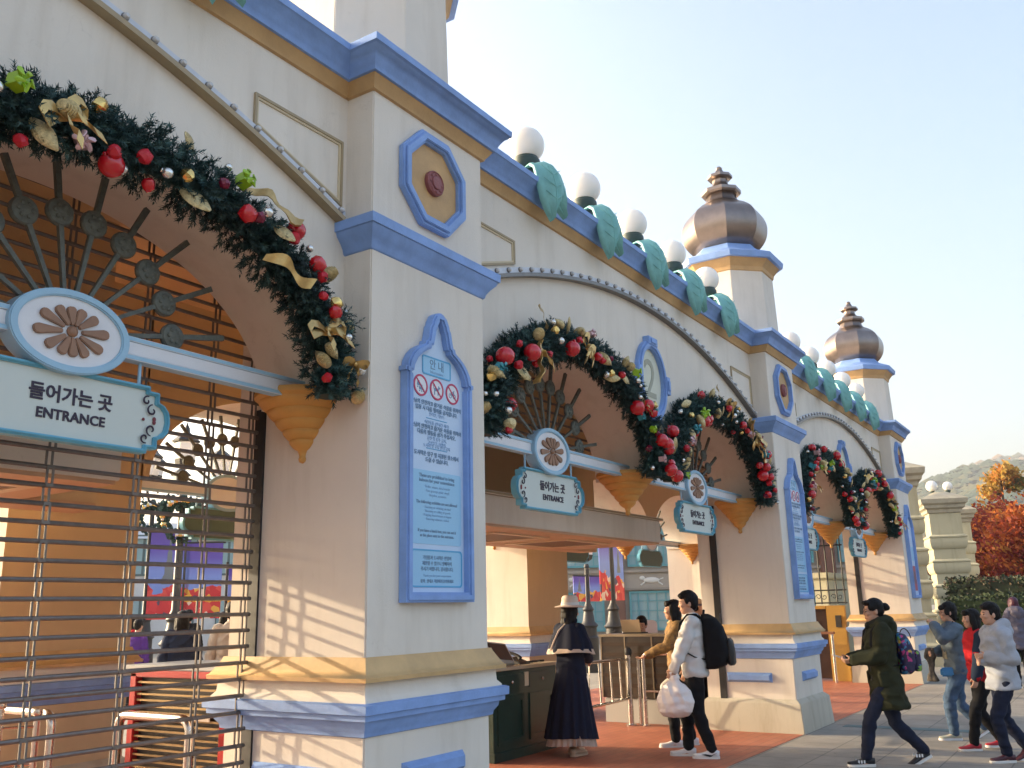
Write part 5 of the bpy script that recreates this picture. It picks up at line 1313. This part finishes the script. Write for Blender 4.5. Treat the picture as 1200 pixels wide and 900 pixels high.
def skirt_mesh(rings, n, amp, k, seed, mats, TT, fin, hem_mat=None):
    """long coat skirt: rings (x, z, rx, ry) with folds that open towards the hem"""
    mb = MB(); rs = []; amps = [.35 + 1.3 * abs(noise.noise(Vector((2.2 * math.cos(2 * math.pi * j / n), 2.2 * math.sin(2 * math.pi * j / n), seed + 3)))) for j in range(n)]
    for i, (x, z, rx, ry) in enumerate(rings):
        u = i / (len(rings) - 1)
        rs.append([TT @ Vector((x + rx * (1 + 1.5 * amp * amps[j] * u * math.sin(k * a + seed + 1.1 * math.sin(3 * a) + .5 * math.sin(2 * a + 1))) * math.cos(a), ry * (1 + 1.5 * amp * amps[j] * u * math.sin(k * a + seed + 1.1 * math.sin(3 * a) + .5 * math.sin(2 * a + 1))) * math.sin(a), z + .012 * u * math.sin(2 * a))) for j, a in enumerate([2 * math.pi * j / n for j in range(n)])])
    inner = [[p + (Vector((0, 0, 0)) + (Vector((rings[-1 - i][0], 0, p.z)) - p) * .05) for p in r] for i, r in enumerate(reversed(rs))]
    mb.rings(rs + inner, 0, False)
    return fin(mb)

# 1 --- the gate attendant in a navy cape coat
def ex_guide(J):
    t, fin, TT, HR = J['t'], J['fin'], J['TT'], J['HR']
    sk = [(0, 1.08, .108, .140), (0, .98, .125, .165), (0, .80, .165, .205), (-.01, .55, .215, .250), (-.01, .32, .255, .290), (-.01, .20, .275, .310)]
    skirt_mesh(sk, 96, .085, 15, 1, navy, TT, fin).build('coat_skirt', navy, t, smooth=70)
    skirt_mesh([(-.01, .30, .22, .25), (-.01, .20, .245, .275), (-.01, .12, .255, .285)], 120, .09, 26, 2, trimw, TT, fin).build('petticoat_hem', trimw, t, smooth=70)
    cp = [(-.01, 1.46, .07, .075), (-.01, 1.43, .10, .13), (-.01, 1.37, .135, .205), (.0, 1.25, .175, .265), (.0, 1.13, .200, .295)]
    skirt_mesh(cp, 96, .05, 11, .4, navy, TT, fin).build('cape', navy, t, smooth=70)
    skirt_mesh([(0, 1.165, .197, .291), (0, 1.135, .205, .302), (0, 1.115, .206, .303)], 96, .05, 11, .4, trimw, TT, fin).build('cape_trim', trimw, t, smooth=70)
    st = MB(); st.tube([TT @ Vector(p) for p in ((-.085, -.01, 1.452), (-.15, .05, 1.37), (-.178, .10, 1.25), (-.196, .14, 1.15))], .011, 8); fin(st).build('back_piping', trimw, t)
    sc_ = MB(); sc_.tube([TT @ Vector(p) for p in ((.08, 0, 1.46), (.0, .075, 1.48), (-.08, 0, 1.485), (.0, -.075, 1.48))], .035, 12, closed=True); fin(sc_).build('scarf_collar', navy, t)
    h = MB(); hp = [(.135, .0), (.14, .006), (.10, .014), (.096, .016), (.094, .06), (.088, .105), (.07, .125), (.03, .118), (.0, .112)]
    M = HR @ Matrix.Translation((-.012, 0, .058)) @ Matrix.Rotation(-.10, 4, 'Y') @ Matrix.Diagonal((1.1, .98, 1, 1))
    h.lathe([(.10, -.004), (.165, -.012), (.172, -.004), (.165, .0)] + hp[2:], 32, (0, 0, 0), 0, M); hat = fin(h).build('hat', mat('hat_felt', (.60, .50, .42), .85, nscale=40, namt=.05), t, smooth=50)
    r = MB(); r.lathe([(.099, .010), (.101, .012), (.099, .045), (.096, .046)], 32, (0, 0, 0), 0, M); fin(r).build('hat_band', whitec, hat)
    for k in (1, -1):
        a = J['AN'][k]; f = MB(); f.tube([a + Vector((-.045, 0, -.02)), a + Vector((-.05, 0, -.082))], [.018, .011], 8); fin(f).build('shoe_heel', leather_b, t)
J = person('woman in navy cape coat and cream hat seen from behind at the podium', 9.42, 5.41, -6, 1.66, lf=(.09, .06, .0), rf=(-.05, -.07, .0), lw=(.30, .12, 1.02), rw=(.30, -.06, 1.02), female=True, hair='bob', top=navy, pants=None, shoes=leather_b, sole=leather_b, headyaw=-.35, headpitch=.12, extras=ex_guide, palm=((0, -1, .2), (0, 1, .2)))

# 2 --- youth with backpack and plastic bag
def backpack_meshes(J, wid, h, dep, zt, matl, pocket, straps=True, x0=-.12):
    TT, fin = J['TT'], J['fin']; b = MB(); xb = x0 - dep / 2
    rs = []
    for u, kx, ky in ((0, .55, .72), (.05, .85, .92), (.25, 1.05, 1.0), (.5, 1.0, .98), (.75, .85, .93), (.92, .6, .78), (1, .25, .4)):
        z = zt - h + h * u; rs.append([TT @ Vector((x0 - dep * .5 * kx + dep * .5 * kx * math.copysign(abs(math.cos(a)) ** .55, math.cos(a)), wid / 2 * ky * math.copysign(abs(math.sin(a)) ** .55, math.sin(a)), z)) for a in [2 * math.pi * j / 28 for j in range(28)]])
    b.rings(rs); bag = remeshed(fin(b), .009, 3, .008, 3, (6, 6, 6))
    p = MB(); rs = []
    for u, kx in ((0, .5), (.08, .95), (.5, 1.05), (.9, .8), (1, .3)):
        z = zt - h * .96 + h * .5 * u; rs.append([TT @ Vector((x0 - dep * .94 - .035 + .045 * kx * math.cos(a), wid * .38 * (.85 + .15 * kx) * math.copysign(abs(math.sin(a)) ** .5, math.sin(a)), z)) for a in [2 * math.pi * j / 20 for j in range(20)]])
    p.rings(rs); pk = remeshed(fin(p), .009, 2, .005, 5, (6, 6, 6))
    s = MB()
    for k in (1, -1):
        s.tube([TT @ Vector(q) for q in ((x0 + .01, k * .07, zt - .04), (-.07, k * .085, 1.462), (.02, k * .095, 1.465), (.105, k * .105, 1.38), (.135, k * .115, 1.25), (.08, k * .165, 1.09), (-.02, k * .175, 1.03), (x0 - .0, k * .12, zt - h + .10))], [.022, .024, .026, .026, .024, .016, .010, .012], 8, flat=.6)
    s.tube([TT @ Vector((x0 - .02, -.035, zt - .02)), TT @ Vector((x0 - .03, -.03, zt + .045)), TT @ Vector((x0 - .03, .03, zt + .045)), TT @ Vector((x0 - .02, .035, zt - .02))], .011, 8)
    st = fin(s).mesh('strap', [], 60)
    z = MB(); z.tube([TT @ Vector((x0 - dep * .80, wid * .5 * math.sin(a), zt - h * .18 + .10 * math.cos(a))) for a in [-1.5 + 3 * q / 10 for q in range(11)]], .006, 6)
    return [('bag', bag, matl), ('front_pocket', pk, pocket), ('strap', st, black), ('zip', fin(z).mesh('zip', [], 60), iron)]
J = person('youth in white sweatshirt and black trousers with a black backpack', 9.87, 4.10, 108, 1.73, lf=(-.12, .10, 0), rf=(.13, -.06, 0), lw=(.24, .24, .83), rw=(.12, -.22, .86), hair='short', top=whitec, pants=black, shoes=shoe_w, sole=sole_w, loose=1.35, legw=1.0, headyaw=.25, headpitch=.06, grip=(1.0, .5))
carried('backpack', 'large plain black backpack on the youth in white', 'backpack', J, backpack_meshes(J, .38, .56, .25, 1.46, black, mat('nylon_black', (.012, .012, .014), .5)))
wa = MB(); e, w = J['EL'][1], J['WR'][1]; d = (w - e).normalized(); c = w - d * .02
wa.tube([c - d * .012, c + d * .012], .036, 14); J['fin'](wa).build('wrist_watch', iron, J['t'])
for k in (1, -1):           # curved tick mark on the outer sides of the shoes
    A = J['AN'][k]; em = MB(); y = k * .0385
    M = Matrix(((1, 0, 0, A.x), (0, 0, -1, A.y), (0, 1, 0, A.z - .085), (0, 0, 0, 1)))
    em.prism([(.105, .046), (.06, .052), (.0, .040), (-.055, .062), (-.02, .050), (.0, .030), (.02, .025), (.05, .032)], -k * .040 - .006, -k * .040 + .004, 0, M); J['fin'](em).build('shoe_emblem', shoe_k, J['t'])
def poly_bag(J, label, wrist, w, h, M, seed):
    fin = J['fin']; b = MB(); c = wrist + Vector((0, 0, -.07)); rs = []
    for u, kx, ky in ((0, .03, .03), (.10, .05, .10), (.22, .10, .26), (.4, .16, .42), (.65, .19, .5), (.88, .17, .46), (.97, .10, .34), (1, .03, .2)):
        rs.append([c + Vector((ky * w * math.cos(a), kx * w * 1.3 * math.sin(a), -h * u)) for a in [2 * math.pi * j / 30 for j in range(30)]])
    b.rings(rs); b.tube([c + Vector((.03, 0, -.03)), c + Vector((.035, 0, .03)), c + Vector((0, 0, .05)), c + Vector((-.035, 0, .03)), c + Vector((-.03, 0, -.03))], .010, 8)
    me = remeshed(fin(b), .008, 1, .016, seed, (9, 9, 5)); carried('plastic_bag', label, 'bag', J, [('bag', me, M)])
plas = mat('plastic_white', (.74, .66, .64), .3, nscale=5, col2=(.80, .76, .74), namt=.05, bump=.6, bscale=22)
poly_bag(J, 'crumpled white plastic carrier bag in the left hand of the youth in white', J['WR'][1], .38, .40, plas, 2)

# 3 --- woman in mustard top beside him
J = person('woman in mustard patterned top stretching out her hand, behind the youth', 10.53, 4.58, 122, 1.65, lf=(.10, .08, 0), rf=(-.12, -.08, 0), lw=(.38, .14, 1.06), rw=(.05, -.26, .80), female=True, hair='bob', top=musta, pants=black, shoes=shoe_w, sole=sole_w, palm=((.0, .1, 1), None), grip=(.1, .9))
poly_bag(J, 'pale shopping bag hanging from the right hand of the woman in mustard', J['WR'][-1], .32, .26, mat('bag_grey', (.50, .46, .42), .5, bump=.5, bscale=20), 5)
# 4 --- attendant with a pale cap behind the pillar
def ex_cap(J):
    HR, fin, t = J['HR'], J['fin'], J['t']; h = MB()
    h.lathe([(.094, .03), (.098, .06), (.092, .10), (.07, .13), (.03, .145), (0, .147)], 28, (-.012, 0, 0), 0, HR); h.box(.06, .16, -.06, .06, .036, .044, 0, HR); c = fin(h).build('cap', mat('cap_beige', (.50, .38, .28), .85), t, smooth=50)
    r = MB(); r.lathe([(.097, .028), (.1, .03), (.1, .058), (.097, .06)], 28, (-.012, 0, 0), 0, HR); fin(r).build('cap_band', greyc, c)
person('attendant in navy with a beige cap, head showing past the youth', 13.2, 5.42, -30, 1.66, female=True, hair='cap', top=navy, pants=black, shoes=shoe_k, vox=.012, extras=ex_cap)
# 5 --- seated clerk
t = thing('stool', 'plain stool under the desk clerk behind the ticket counter', 'stool', (13.35, 6.35, 0))
MB().lathe([(.17, .49), (.18, .51), (.18, .54), (.16, .55)], 20).build('seat', black, t); MB().lathe([(.2, .0), (.2, .02), (.03, .03), (.03, .50)], 16).build('post', steel, t)
person('dark haired clerk seated behind the brown ticket counter', 13.32, 6.35, 190, 1.68, lf=(.36, .10, 0), rf=(.36, -.10, 0), lw=(.38, .16, .84), rw=(.38, -.16, .84), sit=True, hip=.64, hair='short', top=greyc, pants=black, shoes=shoe_k, vox=.012, headpitch=.25)
# 6 --- woman in olive parka
def glasses(J, M=None):
    g = MB(); HR = J['HR']
    for k in (1, -1):
        g.tube([HR @ Vector((.098 - .006 * abs(math.cos(a)), k * .032 + .021 * math.cos(a), .002 + .016 * math.sin(a))) for a in [2 * math.pi * q / 14 for q in range(14)]], .0018, 5, closed=True)
        g.tube([HR @ Vector((.094, k * .052, .006)), HR @ Vector((.05, k * .077, .008)), HR @ Vector((-.005, k * .082, .004))], .0018, 5)
    g.tube([HR @ Vector((.098, .011, .006)), HR @ Vector((.098, -.011, .006))], .0018, 5)
    J['fin'](g).build('glasses', iron, J['t'])
def ex_olive(J):
    glasses(J); fin, TT, t = J['fin'], J['TT'], J['t']
    s = MB(); s.tube([TT @ Vector(p) for p in ((.085, 0, 1.44), (.02, .085, 1.47), (-.07, 0, 1.50), (.02, -.085, 1.47))], .042, 12, closed=True); fin(s).build('scarf', cloth('scarf_dark', (.018, .02, .018)), t)
    z = MB(); z.tube([TT @ Vector(p) for p in ((.118, .0, 1.36), (.135, .0, 1.2), (.130, 0, 1.02), (.142, 0, .86))], .008, 6); fin(z).build('zip', iron, t)
    for k in (1, -1): pk = MB(); pk.box(.02, .12, k * .185 - .012, k * .185 + .012, .84, .98, 0, TT); fin(pk).build('pocket_flap', olive, t, bevel=.008)
L = 'woman in olive green parka with a hair bun walking and holding a phone'
FTP[(L, -1)] = .45
J = person(L, 10.20, 2.20, 122, 1.66, lf=(.30, .06, 0), rf=(-.33, -.06, .03), lw=(.33, .10, 1.03), rw=(.31, -.10, 1.03), female=True, hair='bun', top=olive, pants=denim, shoes=shoe_k, sole=sole_w, coat=.62, hood=True, loose=1.6, headpitch=.08, extras=ex_olive, palm=((0, -.6, .8), (0, .6, .8)), grip=(.7, .7), lean=.05)
for k in (1, -1):           # pale side stripes
    A = J['AN'][k]
    for s_ in (1, -1):
        st = MB()
        for q in range(3): st.box(A.x + .03 + q * .028, A.x + .044 + q * .028, A.y + s_ * .037, A.y + s_ * .0425, A.z - .05, A.z - .02)
        J['fin'](st).build('shoe_stripes', white, J['t'])
ph = MB(); w = J['WR'][1] * .5 + J['WR'][-1] * .5 + Vector((.13, .0, .03)); ph.box(-.075, .075, -.038, .038, -.005, .005, 0, Matrix.Translation(w) @ Matrix.Rotation(-.35, 4, 'Y'))
me = J['fin'](ph).mesh('case', [], 30, .003); sc2 = MB(); sc2.box(-.068, .068, -.033, .033, .005, .0065, 0, Matrix.Translation(w) @ Matrix.Rotation(-.35, 4, 'Y'))
carried('smartphone', 'pale smartphone held by the woman in the olive parka', 'phone', J, [('case', me, silver), ('screen', J['fin'](sc2).mesh('screen', [], 0), mat('phone_screen', (.30, .34, .38), .1))])
def patch_mat():
    M = bpy.data.materials.new('floral_print'); M.use_nodes = True; t_ = M.node_tree; N = t_.nodes; b = N['Principled BSDF']; b.inputs['Roughness'].default_value = .6
    tc = N.new('ShaderNodeTexCoord'); v = N.new('ShaderNodeTexVoronoi'); v.inputs['Scale'].default_value = 36; t_.links.new(tc.outputs['Object'], v.inputs['Vector'])
    sp = N.new('ShaderNodeSeparateColor'); t_.links.new(v.outputs['Color'], sp.inputs[0]); cr = N.new('ShaderNodeValToRGB'); cr.color_ramp.interpolation = 'CONSTANT'
    e = cr.color_ramp.elements; e[0].color = (.02, .015, .06, 1); e[0].position = 0
    cols = [(.40, (.02, .015, .05, 1)), (.58, (.08, .03, .18, 1)), (.66, (.03, .16, .30, 1)), (.74, (.02, .01, .04, 1)), (.80, (.16, .32, .06, 1)), (.87, (.42, .03, .16, 1)), (.93, (.36, .36, .40, 1)), (.97, (.48, .30, .05, 1))]
    e[1].position = cols[0][0]; e[1].color = cols[0][1]
    for p, c in cols[1:]: q = e.new(p); q.color = c
    t_.links.new(sp.outputs[0], cr.inputs[0]); t_.links.new(cr.outputs[0], b.inputs['Base Color']); return M
flor = patch_mat()
carried('backpack', 'colourful floral backpack with a pink front pocket on the woman in olive', 'backpack', J, backpack_meshes(J, .29, .42, .15, 1.36, flor, flor, x0=-.155))

# 7 --- teenager in denim jacket with glasses
def ex_A(J):
    glasses(J)
    g = MB(); g.box(.07, .135, -.10, .10, .99, 1.30, 0, J['TT']); J['fin'](g).build('shirt_front', mat('camo_top', (.16, .15, .09), .8, nscale=12, col2=(.42, .38, .30), namt=.1), J['t'], bevel=.02)
L = 'teenager in grey denim jacket and blue jeans with hand raised to the mouth'
FTP[(L, -1)] = .5
J = person(L, 12.36, 1.84, 118, 1.57, lf=(.16, .07, 0), rf=(-.24, -.06, .05), lw=(.26, .10, 1.40), rw=(.22, -.10, 1.05), female=True, hair='fringe', top=greyd, pants=jean, shoes=mat('shoe_patch', (.30, .42, .36), .5, nscale=9, col2=(.55, .40, .28), namt=.1), loose=1.3, legw=1.5, extras=ex_A, grip=(.8, .6), headpitch=.08)
fin = J['fin']; b = MB(); c = J['TT'] @ Vector((.17, .12, .86)); b.box(-.085, .085, -.03, .03, -.055, .055, 0, Matrix.Translation(c)); me = fin(b).mesh('bag', [], 40, .018)
s_ = MB(); s_.tube([c + Vector((-.085, 0, .05)), J['TT'] @ Vector((.06, .16, 1.2)), J['TT'] @ Vector((.0, .09, 1.47)), J['TT'] @ Vector((-.12, -.05, 1.3)), J['TT'] @ Vector((-.05, .15, 1.0)), c + Vector((-.08, .03, .05))], .007, 6)
carried('shoulder_bag', 'small bright blue shoulder bag on the teenager in denim', 'bag', J, [('bag', me, mat('bag_blue', (.06, .22, .44), .4)), ('strap', fin(s_).mesh('strap', [], 60), black)])
b = MB(); w = J['WR'][-1] + Vector((.06, .0, .02)); 
rs = []
for u in range(8):
    z = -.40 * u / 7 + .03; k = .032 + .014 * math.sin(u * 1.1); rs.append([w + Vector((k * 1.4 * math.cos(a) * (1 + .25 * math.sin(3 * a + u * .4)), k * math.sin(a) * (1 + .25 * math.sin(4 * a)), z)) for a in [2 * math.pi * j / 24 for j in range(24)]])
b.rings(rs); carried('jacket', 'dark jacket carried over the arm of the teenager in denim', 'jacket', J, [('cloth', remeshed(fin(b), .009, 2, .01, 4, (14, 14, 5)), mat('jacket_print', (.02, .018, .016), .8, nscale=9, col2=(.20, .16, .12), namt=.2))])
# 8 --- teenager in red with long black hair
def ex_B(J):
    q = MB(); SH, EL, WR = J['SH'], J['EL'], J['WR']
    for k in (1, -1): limb(q, [SH[k] + Vector((0, k * .012, -.02)), SH[k].lerp(EL[k], .5), EL[k], EL[k].lerp(WR[k], .5), EL[k].lerp(WR[k], .96)], [.088, .084, .078, .072, .060])
    me = remeshed(J['fin'](q), .011, 3, .008, 1, (6, 6, 8)); me.materials.append(cloth('sleeve_navy', (.016, .026, .05))); link('sleeves', me, J['t'])
L = 'teenager with long black hair in a red jacket with navy sleeves'
FTP[(L, 1)] = 0
J = person(L, 11.62, 1.50, 121, 1.49, lf=(.22, .06, 0), rf=(-.16, -.06, .02), lw=(.18, .22, .78), rw=(-.02, -.24, .80), female=True, hair='long', top=redc, pants=black, shoes=mat('shoe_red', (.40, .02, .03), .45), sole=sole_w, loose=1.2, extras=ex_B)
# 9 --- teenager in a grey hoodie
L = 'boy in a pale grey hooded top and dark jeans at the right edge'
FTP[(L, -1)] = .4
J = person(L, 10.90, 1.22, 124, 1.55, lf=(.10, .08, 0), rf=(-.22, -.07, .03), lw=(.16, .06, 1.10), rw=(.20, .0, 1.06), hair='short', top=greyh, pants=denim, shoes=mat('shoe_wine', (.06, .012, .02), .5), sole=sole_w, hood=True, loose=1.8, legw=1.0, coat=.79, palm=((-1, -.3, 0), (-1, .3, 0)))
# 10 -- woman with purple hair farther back
person('woman with purple hair and grey coat walking away behind the teenagers', 19.6, 1.82, 25, 1.60, lf=(.12, .08, 0), rf=(-.10, -.08, 0), female=True, hair='bob', hair_mat=purpleh, top=greyc, pants=black, shoes=shoe_k, hood=True, coat=.74, loose=1.6, vox=.012)
# 11 -- visitors on the plaza seen through the shutter
person('visitor in a navy jacket with long dark hair behind the shutter', 8.05, 10.47, 60, 1.66, female=True, hair='long', top=cloth('jacket_navy', (.014, .022, .05)), pants=beigec, shoes=shoe_k, vox=.013, lf=(.08, .08, 0), loose=1.5)
person('man in a pale beige jumper standing at the right of the shutter view', 8.42, 9.95, 50, 1.74, hair='short', top=beigec, pants=black, shoes=shoe_k, vox=.013, loose=1.2)
person('visitor in a red jacket near the foot of the violet banner', 11.4, 16.3, 150, 1.6, female=True, hair='bob', top=redc, pants=denim, shoes=shoe_k, vox=.02, loose=1.5)
person('visitor in a dark coat right of the one in red on the plaza', 11.6, 14.9, 80, 1.7, hair='short', top=black, pants=denim, shoes=shoe_k, vox=.02, coat=.75, loose=1.4)
person('visitor in a white coat below the red Christmas banner', 12.0, 14.4, 40, 1.66, female=True, hair='bob', top=whitec, pants=jean, shoes=shoe_w, vox=.02, coat=.72, loose=1.3)
person('visitor in a violet jacket at the left of the plaza view', 11.0, 15.6, 20, 1.55, female=True, hair='short', top=cloth('jacket_violet', (.09, .03, .22)), pants=black, shoes=shoe_k, vox=.02)
